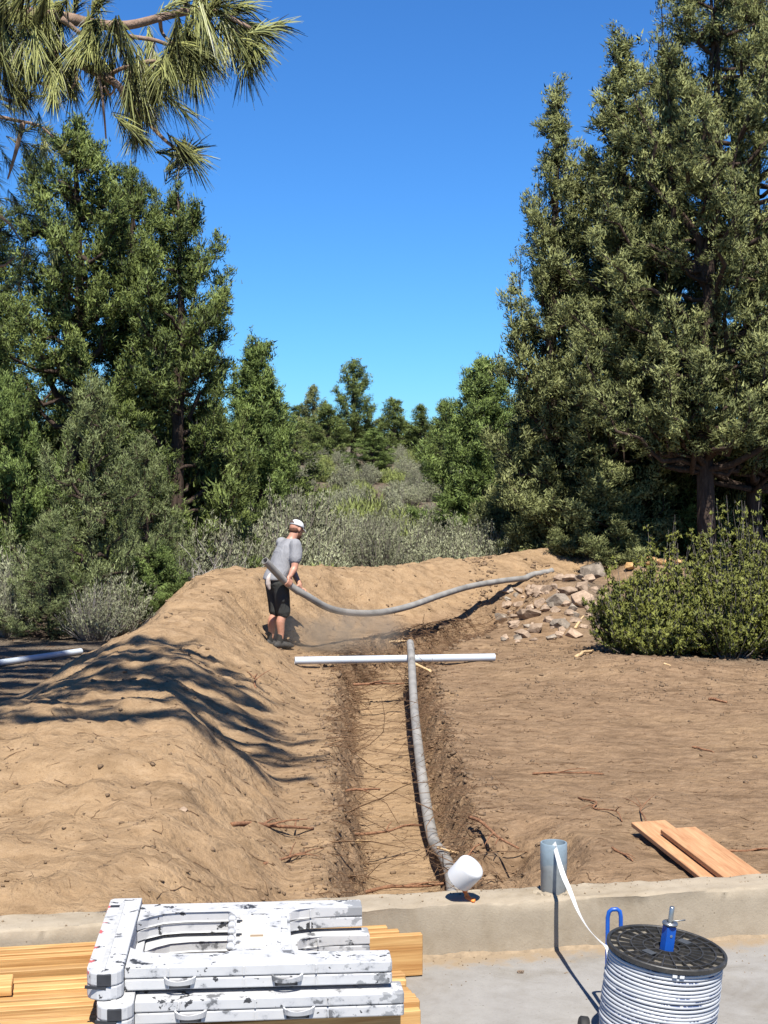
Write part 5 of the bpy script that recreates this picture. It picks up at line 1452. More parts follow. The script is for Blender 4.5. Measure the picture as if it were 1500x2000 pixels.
ROCKS = [  # px, py, width px, height ratio, material, label
    (1166, 1112, 58, 0.72, M_ROCKG, "largest grey boulder at the top of the rock pile"), (1138, 1170, 44, 0.95, M_ROCK, "big rounded tan rock in the middle of the pile"),
    (1090, 1170, 44, 0.75, M_ROCKG, "grey-topped rock left of the big tan one"), (1036, 1194, 48, 0.62, M_ROCK, "large slanted tan rock on the pile's left side"),
    (982, 1203, 36, 0.6, M_ROCKG, "grey rock lying apart at the pile's left end"), (1020, 1238, 40, 0.5, M_ROCK, "flat pale rock at the pile's front left"),
    (1050, 1226, 38, 0.6, M_ROCK, None), (1096, 1216, 42, 0.6, M_ROCKG, "dark grey rock low in the middle of the pile"), (1120, 1234, 36, 0.7, M_ROCK, "upright tan rock at the pile's front right by the bush"),
    (1074, 1208, 24, 0.7, M_ROCK, None), (1114, 1196, 24, 0.7, M_ROCK, None), (1064, 1188, 22, 0.8, M_ROCK, None), (1056, 1173, 22, 0.9, M_ROCK, None),
    (1052, 1150, 30, 0.8, M_ROCK, None), (1070, 1148, 26, 0.8, M_ROCK, None), (1106, 1150, 38, 0.6, M_ROCK, None), (1140, 1145, 42, 0.6, M_ROCK, None), (1114, 1128, 36, 0.5, M_ROCK, None),
    (1096, 1126, 26, 0.6, M_ROCK, None), (1180, 1162, 26, 0.6, M_ROCK, None), (1165, 1190, 28, 0.5, M_ROCK, None), (1076, 1244, 24, 0.6, M_ROCKG, None), (1092, 1240, 20, 0.7, M_ROCK, None),
    (1005, 1215, 26, 0.6, M_ROCK, None), (1012, 1180, 24, 0.7, M_ROCK, None), (1128, 1208, 24, 0.6, M_ROCK, None), (1150, 1128, 30, 0.6, M_ROCK, None), (1085, 1190, 20, 0.7, M_ROCK, None), (1030, 1220, 22, 0.6, M_ROCKG, None),
    (1105, 1178, 18, .8, M_ROCK, None), (1160, 1150, 22, .7, M_ROCK, None), (1125, 1150, 18, .8, M_ROCK, None), (1042, 1248, 18, .6, M_ROCK, None), (1140, 1222, 18, .6, M_ROCK, None)]
rk = random.Random(44)
for q in range(64):
    t_ = rk.random(); px = 985 + 175 * rk.random(); py = 1135 + 105 * rk.random() + (1075 - px) * 0.18
    ROCKS.append((px, py, rk.uniform(11, 22), rk.uniform(.55, .9), rk.choice([M_ROCK, M_ROCK, M_ROCK, M_ROCKG]), None))
for i, (px, py, w, hr, m, lab) in enumerate(ROCKS):
    g = ground_at(px, py + w * hr * 0.42)
    r = w * 0.54 * g.y / FPX
    o = link("rock", rock_mesh(500 + i, r * 1.08, r * 0.95, r * hr * 1.15), m, loc=(g.x, g.y + r * 0.3, g.z + r * hr * 0.45), rot=(0, 0, 0))
    tag(o, lab or "smaller tan rock wedged among the bigger ones in the pile", "rock", None if lab else "small rocks of the pile")
for i, (px, py, w, lab) in enumerate([(1232, 1079, 26, "leftmost orange-tan boulder on the bank behind the bush"), (1268, 1069, 34, "middle orange-tan boulder on the bank behind the bush"), (1316, 1063, 32, "rightmost orange-tan boulder on the bank behind the bush"), (1292, 1078, 26, "low orange-tan boulder in front on the bank behind the bush")]):
    D = 25.0; p = P(px, py, D); r = w * 0.5 * D / FPX
    z = zs(p.x, D)
    o = link("boulder", rock_mesh(560 + i, r * 1.15, r, r * 0.75), M_ROCKO, loc=(p.x, D, z + r * 0.55))
    tag(o, lab, "rock")
for i, (px, py, w, lab) in enumerate([(150, 1237, 30, "flat orange stone in the dark duff at left"), (178, 1235, 26, "second flat orange stone, right of the first, at left"), (122, 1243, 22, "small tan stone left of the two orange ones")]):
    g = ground_at(px, py); r = w * 0.5 * g.y / FPX
    tag(link("stone", rock_mesh(580 + i, r * 1.1, r, r * 0.45), M_ROCKO if i < 2 else M_ROCK, loc=(g.x, g.y, g.z + r * 0.2)), lab, "rock")
p = P(1013, 1900, 6.55)
tag(link("pebble", rock_mesh(590, 0.02, 0.014, 0.009), M_ROCK, loc=(p.x, 6.44, Z_SLAB + 0.008)), "small pale pebble lying on the slab by the wall", "stone")
g = ground_at(357, 1584); tag(link("stone", rock_mesh(591, 0.045, 0.03, 0.03), M_ROCK, loc=g), "small pale stone half buried in the near heap", "stone")

# ================================================================== sticks and roots
M_STICK = bark_mat("red_brown_stick", (0.12, 0.055, 0.030), (0.36, 0.19, 0.105), 10)
M_STICKP = bark_mat("peeled_pale_stick", (0.42, 0.27, 0.13), (0.72, 0.53, 0.30), 10)
M_ROOT = bark_mat("root_fibre", (0.095, 0.052, 0.030), (0.30, 0.185, 0.105), 20)
def stick(a, b, r, label, mat=None, bend=0.06, forks=1, seed=0, name="stick"):
    rng = random.Random(seed)
    T = Tubes(); L = (b - a).length
    pts = [a]
    for t in (0.25, 0.5, 0.75):
        pts.append(a.lerp(b, t) + Vector((rng.uniform(-1, 1), rng.uniform(-1, 1), rng.uniform(-0.1, 0.6))) * bend * L)
    pts.append(b)
    c = catmull(pts, 5)
    T.add([tuple(x) for x in c], [r * (1.1 - 0.5 * i / len(c)) * rng.uniform(0.88, 1.12) for i in range(len(c))], 7)
    for f in range(forks):
        i = rng.randrange(5, len(c) - 4); d = (c[i + 1] - c[i]).normalized()
        s = d + Vector((rng.uniform(-1, 1), rng.uniform(-1, 1), rng.uniform(0.0, 0.6))) * 0.8
        fp = [c[i], c[i] + s * L * 0.12, c[i] + s * L * 0.24 + Vector((0, 0, -0.02))]
        T.add([tuple(x) for x in catmull(fp, 3)], np.linspace(r * 0.6, r * 0.25, 7), 5)
    o = link(name, T.mesh("stick"), mat or M_STICK)
    tag(o, label, "stick" if name == "stick" else "root")
    return o
def gstick(x0, y0, x1, y1, r, label, **k):
    a = ground_at(x0, y0); b = ground_at(x1, y1); a.z += r * 0.9; b.z += r * 0.9
    stick(a, b, r, label, **k)
gstick(452, 1614, 612, 1622, 0.014, "thick red-brown stick on the bench between heap and trench", seed=1, forks=3, bend=0.03)
gstick(128, 1742, 192, 1739, 0.017, "short split stick near the lower left on the heap", seed=2, forks=1)
gstick(356, 1762, 362, 1722, 0.010, "dark forked twig poking from the heap above the sawhorses", seed=3, forks=3)
gstick(516, 1690, 598, 1672, 0.010, "dark brown stick right of the forked twig", seed=4, forks=3)
gstick(1040, 1513, 1178, 1514, 0.009, "long thin dark stick lying flat on the right ground", seed=5, forks=2, bend=0.03)
gstick(1352, 1461, 1392, 1470, 0.010, "small dark stick right of the long thin one", seed=6, forks=1)
gstick(1262, 1618, 1270, 1562, 0.006, "upright-looking forked twig just above the planks", seed=7, forks=3)
gstick(1400, 1668, 1500, 1660, 0.010, "dark stick at the right edge beside the planks", seed=8, forks=2)
gstick(1196, 1658, 1236, 1684, 0.008, "short dark twig between the stub and the planks", seed=9, forks=2)
gstick(1125, 1286, 1158, 1273, 0.022, "yellow peeled stick in front of the rock pile", mat=M_STICKP, seed=10, forks=0, bend=0.02)
gstick(1124, 1229, 1140, 1206, 0.020, "yellow peeled stick leaning between rocks and bush", mat=M_STICKP, seed=11, forks=0, bend=0.02)
gstick(660, 1283, 694, 1281, 0.016, "pale stick just behind the white cross pipe at left", mat=M_STICKP, seed=12, forks=0, bend=0.03)
gstick(760, 1256, 794, 1254, 0.016, "pale stick at the trench bend behind the cross pipe", mat=M_STICKP, seed=13, forks=0, bend=0.03)
gstick(1296, 1298, 1310, 1302, 0.012, "tiny pale chip of wood right of the rocks", mat=M_STICKP, seed=14, forks=0)
gstick(1130, 1560, 1215, 1606, 0.007, "thin twig slanting over the dirt above the pipe stub", seed=15, forks=3)
gstick(499, 1345, 502, 1318, 0.010, "small upright twig beside the tree shadow on the heap", seed=16, forks=2)
gstick(1385, 1368, 1420, 1374, 0.016, "dark wood scrap far right before the bush", seed=17, forks=1)
# roots left by the digging, spanning the trench
def rootp(x0, y0, D0_, x1, y1, D1_, r, label, seed, mat=None):
    stick(P(x0, y0, D0_), P(x1, y1, D1_), r, label, mat=mat, bend=0.05, forks=2, seed=seed, name="root")
rootp(675, 1545, 12.0, 742, 1541, 12.2, 0.012, "stout root poking from the trench's left side at mid length", 21)
rootp(676, 1630, 11.0, 824, 1612, 11.4, 0.011, "long forked root reaching across the trench to the conduit", 22)
rootp(704, 1745, 10.0, 884, 1722, 10.2, 0.013, "thick red root crossing the trench floor near the wall", 23)
rootp(690, 1337, 17.2, 790, 1335, 17.4, 0.014, "root spanning the trench just in front of the cross pipe", 24)
rootp(917, 1596, 10.3, 1013, 1657, 9.6, 0.012, "red-brown root slanting over the crumbled right bank", 25)
rootp(808, 1296, 17.6, 842, 1313, 17.4, 0.018, "pale broken root under the cross pipe beside the conduit", 26, M_STICKP)
rootp(676, 1647, 10.8, 724, 1643, 10.9, 0.010, "short pale root below the long forked one", 27, M_STICKP)
rootp(855, 1656, 10.6, 920, 1672, 10.3, 0.009, "pale root in the right trench side above the white cap", 28, M_STICKP)
rootp(935, 1735, 9.4, 985, 1733, 9.4, 0.010, "pale root just above the wall right of the white cap", 29, M_STICKP)
rootp(890, 1690, 9.9, 938, 1648, 10.0, 0.008, "thin root rising behind the white cap", 30)

def trench_frame(s):
    i = min(int(s), len(TRENCH) - 2); t = s - i
    A, B = TRENCH[i], TRENCH[i + 1]
    p = Vector((A[0] + (B[0] - A[0]) * t, A[1] + (B[1] - A[1]) * t, 0))
    d = Vector((B[0] - A[0], B[1] - A[1], 0)).normalized()
    return p, Vector((d.y, -d.x, 0)), A[2] + (B[2] - A[2]) * t, A[3] + (B[3] - A[3]) * t
def build_fibres():
    rng = random.Random(31); T = Tubes()
    for i in range(4200):
        s = rng.uniform(0.35, 7.2); sg = rng.choice([-1, 1]) if rng.random() < .8 else 1
        c, nrm, dep, fw = trench_frame(s)
        if rng.random() < 0.10 and s < 1.6: sg = 1; fw += rng.uniform(0, 0.35)
        d = fw + rng.uniform(0.0, 0.28)
        x, y = c.x + nrm.x * sg * d, c.y + nrm.y * sg * d
        z = zs(x, y) + rng.uniform(-0.01, 0.02)
        L = rng.choice([0.07, 0.10, 0.14, 0.2, 0.32]) * rng.uniform(0.7, 1.2)
        if i % 26 == 0: L = rng.uniform(0.35, 0.75)
        dv = (-nrm * sg + Vector((rng.gauss(0, .45), rng.gauss(0, .45), rng.gauss(0.05, .35)))).normalized()
        pts = [Vector((x, y, z)) - dv * 0.03]; p = Vector((x, y, z))
        for q in range(4):
            p = p + dv * L / 4; pts.append(p.copy()); dv = (dv + Vector((rng.gauss(0, .3), rng.gauss(0, .3), rng.gauss(-0.14, .25)))).normalized()
        r = rng.choice([0.0016, 0.002, 0.0028, 0.004]) * (1 + 0.03 * (y - 9))
        if i % 26 == 0: r = rng.uniform(0.004, 0.008)
        T.add([tuple(v) for v in pts], np.linspace(r, r * 0.35, 5), 3, False)
    tag(link("root_fibers", T.mesh("root_fibers"), M_ROOT), "fine brown root fibres fringing both trench sides", "roots", kind="stuff")
    T = Tubes()                         # bark shreds and twigs strewn over the dirt
    for i in range(3200):
        y = 7.5 + 17 * rng.random() ** 1.2; x = rng.uniform(-0.27, 0.27) * (y + 1)
        if rng.random() < 0.35: x = rng.choice([rng.gauss(-0.8, 0.35), rng.gauss(1.0, 0.5)])
        if y > 19 and x > 3: continue
        L = rng.choice([0.015, 0.025, 0.04, 0.06, 0.10, 0.16]) * rng.uniform(.6, 1.2)
        an = rng.uniform(0, math.pi); pts = []
        for q in range(4):
            an += rng.gauss(0, 0.5); x += math.cos(an) * L / 3; y += math.sin(an) * L / 3
            pts.append((x, y, zs(x, y) + rng.uniform(0.0, 0.010)))
        r = rng.choice([0.001, 0.0015, 0.002, 0.0032]) * (1 + 0.03 * (y - 9))
        T.add(pts, np.linspace(r, r * 0.5, 4), 4)
    tag(link("twig_litter", T.mesh("twig_litter"), M_ROOT), "thin twigs and bark shreds strewn over the dirt", "twigs", kind="stuff")
    V, F = [], []; n = 0                # crumbs of soil
    protos = []
    for q in range(8):
        rq = random.Random(900 + q); bm = bmesh.new()
        for w_ in range(9):
            v_ = Vector((rq.gauss(0, 1), rq.gauss(0, 1), rq.gauss(0, 1))).normalized(); bm.verts.new((v_.x, v_.y * 0.85, v_.z * 0.65))
        bmesh.ops.convex_hull(bm, input=bm.verts[:]); bmesh.ops.delete(bm, geom=[v for v in bm.verts if not v.link_faces], context='VERTS'); bmesh.ops.triangulate(bm, faces=bm.faces[:]); bm.verts.index_update()
        protos.append((np.array([tuple(v.co) for v in bm.verts]), np.array([[v.index for v in f.verts] for f in bm.faces]))); bm.free()
    sel = np.random.default_rng(5)
    N_ = 13000
    ys = 7.4 + 18.5 * sel.uniform(size=N_) ** 1.1; xs = sel.uniform(-0.28, 0.28, N_) * (ys + 1)
    m = sel.uniform(size=N_)
    near_t = m < 0.42
    cx = np.interp(ys, [t[1] for t in TRENCH], [t[0] for t in TRENCH])
    xs = np.where(near_t, cx + np.sign(sel.normal(size=N_)) * np.abs(sel.normal(0.5, 0.16, N_)), xs)
    far_b = (m > 0.42) & (m < 0.60); ys = np.where(far_b, sel.uniform(15.5, 20.5, N_), ys); xs = np.where(far_b, sel.uniform(1.4, 5.0, N_), xs)
    zc_ = zg(xs, ys)
    sz = 0.004 + 0.022 * sel.uniform(size=N_) ** 4.0
    sz = sz * (1 + 0.05 * (ys - 8)) * np.where(near_t, 1.25, 1.0)
    ra = sel.uniform(0, 6.28, N_)
    for i in range(N_):
        v, f = protos[i % 8]
        c_, s_ = math.cos(ra[i]), math.sin(ra[i])
        w = v * sz[i]
        V.append(np.stack([w[:, 0] * c_ - w[:, 1] * s_ + xs[i], w[:, 0] * s_ + w[:, 1] * c_ + ys[i], w[:, 2] + zc_[i] + 0.15 * sz[i]], 1)); F.append(f + n); n += len(v)
    tag(link("soil_crumbs", np_mesh("soil_crumbs", np.concatenate(V), np.concatenate(F)), simple_mat("soil_clod", (0.21, 0.138, 0.080), 0.95, var=0.4, scale=3)), "small crumbs and clods of earth over the dug ground", "clods", kind="stuff")
build_fibres()
def spilled():
    sel = np.random.default_rng(15); V = []; F = []; n = 0
    base = np.array([(0, 0, 1), (1, 0, 0), (-.5, .85, 0), (-.5, -.85, 0), (0, 0, -.4)], float); fc = np.array([(0, 1, 2), (0, 2, 3), (0, 3, 1), (4, 2, 1), (4, 3, 2), (4, 1, 3)])
    for i in range(1500):
        u = sel.uniform(-2.2, 2.6); top = sel.uniform() < 0.5
        if top: v = W_THICK - abs(sel.normal(0, 0.07)); z = Z_WALL + 0.001
        else: v = -abs(sel.normal(0.03, 0.22)); z = Z_SLAB + 0.001
        if top and v < 0.01: continue
        p = wall_pt(u, v, z); s_ = 0.0012 + 0.0055 * sel.uniform() ** 4; a_ = sel.uniform(0, 6.28)
        R_ = np.array([[math.cos(a_), -math.sin(a_), 0], [math.sin(a_), math.cos(a_), 0], [0, 0, 1]])
        V.append((base * sel.uniform(.7, 1.2, (5, 1))) @ R_.T * s_ + np.array(p)); F.append(fc + n); n += 5
    tag(link("spilled_soil", np_mesh("spilled_soil", np.concatenate(V), np.concatenate(F)), simple_mat("spilled_crumb", (0.26, 0.18, 0.11), 0.95, var=0.4, scale=30)), "crumbs of soil spilled on the wall top and slab", "soil", kind="stuff")
spilled()

# heap of dead branches left of the man
def dead_heap():
    rng = random.Random(17); T = Tubes()
    c = Vector((-2.75, 23.0, zs(-2.75, 23.0)))
    for i in range(150):
        an = rng.uniform(0, 6.28); L = rng.uniform(0.4, 1.1)
        a_ = Vector((rng.gauss(0, .45), rng.gauss(0, .35), rng.uniform(0.0, 0.30)))
        d = Vector((math.cos(an), math.sin(an) * 0.6, rng.uniform(-0.1, 0.7))).normalized()
        pts = [a_]; p = a_.copy()
        for q in range(4): p = p + d * L / 4; pts.append(p.copy()); d = (d + Vector((rng.gauss(0, .2), rng.gauss(0, .2), rng.gauss(0, .2)))).normalized()
        for v in pts: v.z = max(v.z, 0.0)
        T.add([tuple(v) for v in pts], np.linspace(rng.uniform(0.006, 0.014), 0.003, 5), 4)
    tag(link("branch_heap", T.mesh("branch_heap"), M_DEAD, loc=c), "tangle of bare grey dead branches just left of the man", "branches", kind="stuff")
dead_heap()

# ================================================================== the man
def ellring(bm, c, u, v, n=20):
    c, u, v = Vector(c), Vector(u), Vector(v)
    return [bm.verts.new(c + u * math.cos(2 * math.pi * i / n) + v * math.sin(2 * math.pi * i / n)) for i in range(n)]
def loft(bm, secs, n=20):
    rings = [ellring(bm, *s, n) for s in secs]
    for A, B in zip(rings[:-1], rings[1:]):
        for i in range(n): bm.faces.new((A[i], A[(i + 1) % n], B[(i + 1) % n], B[i]))
    bm.faces.new(rings[0][::-1]); bm.faces.new(rings[-1])
def limb(bm, pts, radii, n=14, per=4):
    pts = [Vector(p) for p in pts]
    path = catmull(pts, per) if len(pts) > 2 else pts
    rad = np.interp(np.linspace(0, len(pts) - 1, len(path)), np.arange(len(pts)), radii)
    secs = []
    u = None
    for i, p in enumerate(path):
        t = (path[min(i + 1, len(path) - 1)] - path[max(i - 1, 0)]).normalized()
        if u is None: u = t.orthogonal().normalized()
        u = (u - t * u.dot(t)).normalized(); v = t.cross(u)
        secs.append((p, u * rad[i], v * rad[i]))
    t0 = (path[0] - path[1]).normalized(); t1 = (path[-1] - path[-2]).normalized()
    pre = [(secs[0][0] + t0 * rad[0] * k, secs[0][1] * s, secs[0][2] * s) for k, s in ((0.9, 0.35), (0.6, 0.78))]
    post = [(secs[-1][0] + t1 * rad[-1] * k, secs[-1][1] * s, secs[-1][2] * s) for k, s in ((0.6, 0.78), (0.9, 0.35))]
    loft(bm, pre + secs + post, n)
def ball(bm, c, r, sc=(1, 1, 1), rot=None):
    M = Matrix.Translation(c)
    if rot is not None: M = M @ rot
    M = M @ Matrix.Diagonal((sc[0] * r, sc[1] * r, sc[2] * r, 1))
    bmesh.ops.create_icosphere(bm, subdivisions=3, radius=1.0, matrix=M)
def fuse(name, bm, voxel, smooth=4):
    """melt overlapping solids into one continuous skin"""
    me = bm_mesh(name + "_raw", bm)
    o = bpy.data.objects.new("tmp", me); COL.objects.link(o)
    r = o.modifiers.new("r", 'REMESH'); r.mode = 'VOXEL'; r.voxel_size = voxel; r.use_smooth_shade = True
    s = o.modifiers.new("s", 'SMOOTH'); s.iterations = smooth; s.factor = 0.5
    dg = bpy.context.evaluated_depsgraph_get()
    res = bpy.data.meshes.new_from_object(o.evaluated_get(dg))
    res.name = name
    bpy.data.objects.remove(o); bpy.data.meshes.remove(me)
    return res

def build_man():
    YAW = math.radians(32)
    root = empty("person", MAN, (0, 0, YAW)); root.scale = (MS,) * 3
    inv = (Matrix.Translation(MAN) @ Matrix.Rotation(YAW, 4, 'Z') @ Matrix.Scale(MS, 4)).inverted()
    skin, nt, b = new_mat("sunburnt_skin")
    n = noise_tex(nt, 14, 4, 0.6, obj_coord(nt))
    nt.links.new(ramp(nt, n.outputs[0], [(0.3, (0.39, 0.18, 0.115)), (0.7, (0.48, 0.255, 0.172))]).outputs[0], b.inputs["Base Color"]); b.inputs["Roughness"].default_value = 0.5
    def cloth(name, col, sc, amt):
        m, nt, b = new_mat(name)
        oc = obj_coord(nt, (1, 1, 0.5)); n = noise_tex(nt, sc, 5, 0.6, oc, 0.8); n2 = noise_tex(nt, 120, 3, 0.6, oc)
        nt.links.new(ramp(nt, n.outputs[0], [(0.3, tuple(c * 0.82 for c in col)), (0.7, tuple(c * 1.1 for c in col))]).outputs[0], b.inputs["Base Color"])
        b.inputs["Roughness"].default_value = 0.9; b.inputs["Specular IOR Level"].default_value = 0.15
        bump(nt, b, n.outputs[0], amt, 0.03)
        return m
    mshirt = cloth("heather_grey_cotton", (0.235, 0.235, 0.245), 7, 0.9); mshort = cloth("charcoal_canvas", (0.045, 0.046, 0.043), 9, 0.9)
    mhair = simple_mat("reddish_brown_hair", (0.13, 0.055, 0.03), 0.8, var=0.4, scale=60, bumps=0.6)
    mcap = cloth("white_cap_cloth", (0.56, 0.56, 0.55), 12, 0.3); mdark = simple_mat("dark_shoe", (0.05, 0.048, 0.045), 0.8, var=0.4, scale=20); msock = simple_mat("black_sock", (0.025, 0.025, 0.025), 0.9)
    # joints in his own frame: x forward, y to his left, z up
    hipR, hipL = Vector((-0.05, -0.088, 0.90)), Vector((-0.05, 0.088, 0.90))
    kneeR, kneeL = Vector((0.0, -0.088, 0.49)), Vector((-0.02, 0.085, 0.49))
    ankR, ankL = Vector((-0.05, -0.085, 0.09)), Vector((-0.11, 0.085, 0.09))
    shR, shL = Vector((0.135, -0.205, 1.345)), Vector((0.165, 0.205, 1.345))
    elR = Vector((0.07, -0.27, 1.08))
    handR = inv @ HAND; 
    pipe_dir = ((inv.to_3x3()) @ (PIPE_PTS[2] - PIPE_PTS[0])).normalized()
    handL = inv @ (HAND.lerp(PIPE_PTS[2], 0.62))
    # frame round the pipe: e1 up, e2 sideways
    e1 = Vector((0, 0, 1)); e1 = (e1 - pipe_dir * e1.dot(pipe_dir)).normalized(); e2 = pipe_dir.cross(e1).normalized()
    def around(c, th, along, rad): return c + pipe_dir * along + (e1 * math.cos(th) + e2 * math.sin(th)) * rad
    outer = e2 if e2.y < 0 else -e2          # towards his right side / the camera
    so = 1 if e2.y < 0 else -1
    wrR = handR + e1 * 0.085 + outer * 0.035 - pipe_dir * 0.02
    wrL = handL + e1 * 0.09 - outer * 0.045 + pipe_dir * 0.0
    elL = Vector((0.26, 0.20, 1.06))
    bm = bmesh.new()
    # torso, pelvis
    X, Y, Z = Vector((1, 0, 0)), Vector((0, 1, 0)), Vector((0, 0, 1))
    loft(bm, [((-0.055, 0, 0.84), X * 0.07, Y * 0.10), ((-0.055, 0, 0.88), X * 0.115, Y * 0.165), ((-0.04, 0, 0.96), X * 0.125, Y * 0.17), ((0.005, 0, 1.06), X * 0.13, Y * 0.165), ((0.05, 0, 1.17), X * 0.13, Y * 0.17), ((0.095, 0, 1.28), X * 0.125, Y * 0.18), ((0.13, 0, 1.37), X * 0.10, Y * 0.165), ((0.155, 0, 1.42), X * 0.07, Y * 0.10)])
    limb(bm, [(0.14, 0, 1.38), (0.185, 0, 1.45), (0.215, 0, 1.51)], [0.075, 0.062, 0.062])
    for hip, knee, ank in ((hipR, kneeR, ankR), (hipL, kneeL, ankL)):
        calf = knee.lerp(ank, 0.35) + Vector((-0.025, 0, 0))
        limb(bm, [hip, hip.lerp(knee, 0.5), knee, calf, knee.lerp(ank, 0.72), ank, ank + Vector((0.0, 0, -0.05))], [0.098, 0.082, 0.058, 0.060, 0.044, 0.037, 0.040])
        limb(bm, [ank + Vector((-0.05, 0, -0.055)), ank + Vector((0.05, 0, -0.05)), ank + Vector((0.15, 0, -0.065))], [0.038, 0.040, 0.030])
    # arms
    limb(bm, [shR, shR.lerp(elR, 0.5), elR, elR.lerp(wrR, 0.35), wrR], [0.066, 0.056, 0.046, 0.047, 0.030])
    limb(bm, [shL, shL.lerp(elL, 0.5), elL, elL.lerp(wrL, 0.35), wrL], [0.066, 0.056, 0.046, 0.047, 0.030])
    # hands closed on the pipe: palm, four fingers, thumb
    for hc, wr, sgn in ((handR, wrR, so), (handL, wrL, -so)):
        rg = R3 / MS + 0.012
        for k in range(5):
            al = (k - 2) * 0.019
            limb(bm, [wr.lerp(hc, 0.15) + pipe_dir * al * 0.5, around(hc, 0.45 * sgn, al, rg + 0.006), around(hc, 1.0 * sgn, al, rg + 0.003)], [0.020, 0.017, 0.014], 10, 3)
        for k, ln in enumerate((0.92, 1.0, 0.96, 0.8)):
            al = (k - 1.5) * 0.0235
            th = [1.0, 1.55, 2.1 * ln + 0.05, 2.75 * ln]
            limb(bm, [around(hc, t * sgn, al, rg) for t in th], [0.0115, 0.0108, 0.0100, 0.0085], 10, 4)
        limb(bm, [around(hc, 0.5 * sgn, 0.045, rg + 0.006), around(hc, 0.0, 0.062, rg + 0.004), around(hc, -0.55 * sgn, 0.066, rg), around(hc, -1.0 * sgn, 0.064, rg - 0.001)], [0.0150, 0.0135, 0.0118, 0.0095], 10, 4)
    # head turned away from us and bowed
    HC = Vector((0.245, 0.005, 1.565))
    HR = Matrix.Rotation(math.radians(14), 4, 'Z') @ Matrix.Rotation(math.radians(24), 4, 'Y')
    def hp(x, y, z): return HC + (HR.to_3x3() @ Vector((x, y, z)))
    ball(bm, hp(-0.008, 0, 0.022), 0.094, (1.04, 0.84, 1.0), HR)
    ball(bm, hp(0.028, 0, -0.035), 0.072, (1.0, 0.86, 1.15), HR)
    ball(bm, hp(0.055, 0, -0.085), 0.036, (1.0, 1.05, 0.8), HR)
    limb(bm, [hp(0.092, 0, 0.012), hp(0.108, 0, -0.012), hp(0.116, 0, -0.030)], [0.010, 0.013, 0.016], 10, 3)
    for sy in (-1, 1):
        ball(bm, hp(-0.008, sy * 0.084, -0.008), 0.026, (0.75, 0.30, 1.2), HR)
        ball(bm, hp(0.086, sy * 0.030, 0.022), 0.014, (0.8, 1.4, 0.6), HR)
    ball(bm, hp(0.096, 0, -0.052), 0.014, (0.7, 1.8, 0.55), HR)
    body = link("body", fuse("body", bm, 0.0080, 2), skin, root)
    # eyes
    for sy in (-1, 1):
        bm = bmesh.new(); ball(bm, hp(0.088, sy * 0.030, 0.010), 0.010, (0.7, 1.2, 0.6), HR)
        link("eye", bm_mesh("eye", bm, True), simple_mat("eye", (0.3, 0.25, 0.2), 0.2), body)
    # hair at the nape and a full beard
    bm = bmesh.new()
    ball(bm, hp(-0.040, 0, -0.022), 0.070, (0.80, 1.05, 0.78), HR)
    for sy in (-1, 1): ball(bm, hp(0.012, sy * 0.066, -0.002), 0.022, (1.0, 0.6, 1.6), HR)
    link("hair", fuse("hair", bm, 0.006, 2), mhair, body)
    bm = bmesh.new()
    ball(bm, hp(0.052, 0, -0.088), 0.052, (1.0, 1.12, 1.0), HR); ball(bm, hp(0.072, 0, -0.112), 0.036, (0.9, 1.1, 1.1), HR)
    for sy in (-1, 1): limb(bm, [hp(0.015, sy * 0.068, -0.03), hp(0.032, sy * 0.064, -0.065), hp(0.055, sy * 0.045, -0.095)], [0.016, 0.022, 0.026], 10, 3)
    link("beard", fuse("beard", bm, 0.006, 2), mhair, body)
    # T-shirt
    bm = bmesh.new()
    loft(bm, [((-0.075, 0, 0.905), X * 0.150, Y * 0.198), ((-0.07, 0, 0.93), X * 0.158, Y * 0.205), ((-0.045, 0, 0.99), X * 0.158, Y * 0.202), ((0.005, 0, 1.07), X * 0.160, Y * 0.196), ((0.045, 0, 1.17), X * 0.157, Y * 0.197), ((0.085, 0, 1.27), X * 0.148, Y * 0.205), ((0.12, 0, 1.36), X * 0.122, Y * 0.195), ((0.145, 0, 1.415), X * 0.088, Y * 0.13), ((0.16, 0, 1.445), X * 0.076, Y * 0.085)], 28)
    for sh, el in ((shR, elR), (shL, elL)):
        limb(bm, [sh + Vector((-0.02, 0, 0.0)) - (el - sh) * 0.12, sh.lerp(el, 0.25), sh.lerp(el, 0.52), sh.lerp(el, 0.60)], [0.080, 0.086, 0.084, 0.082], 16, 3)
    shirt = link("shirt", fuse("shirt", bm, 0.011, 3), mshirt, root)
    # the printed emblem on the back, too small to read
    bm = bmesh.new()
    for zz, wd in ((1.285, 0.10), (1.255, 0.07), (1.235, 0.085)):
        vs = []
        for q in range(5):
            yy_ = -wd / 2 + wd * q / 4
            vs.append((bm.verts.new((-0.068 - 0.10 * (1.285 - zz) * -0.0 + 0.0, yy_, zz + 0.008)), bm.verts.new((-0.068, yy_, zz - 0.008))))
        for A, B in zip(vs[:-1], vs[1:]): bm.faces.new((A[0], B[0], B[1], A[1]))
    sw = link("back_print", bm_mesh("print", bm), simple_mat("faded_print", (0.24, 0.24, 0.26), 0.9), shirt)
    md = sw.modifiers.new("wrap", 'SHRINKWRAP'); md.target = shirt; md.offset = 0.0025; md.wrap_method = 'NEAREST_SURFACEPOINT'
    # shorts
    bm = bmesh.new()
    loft(bm, [((-0.055, 0, 0.80), X * 0.12, Y * 0.17), ((-0.06, 0, 0.86), X * 0.138, Y * 0.185), ((-0.06, 0, 0.94), X * 0.138, Y * 0.182), ((-0.055, 0, 0.975), X * 0.135, Y * 0.178)], 24)
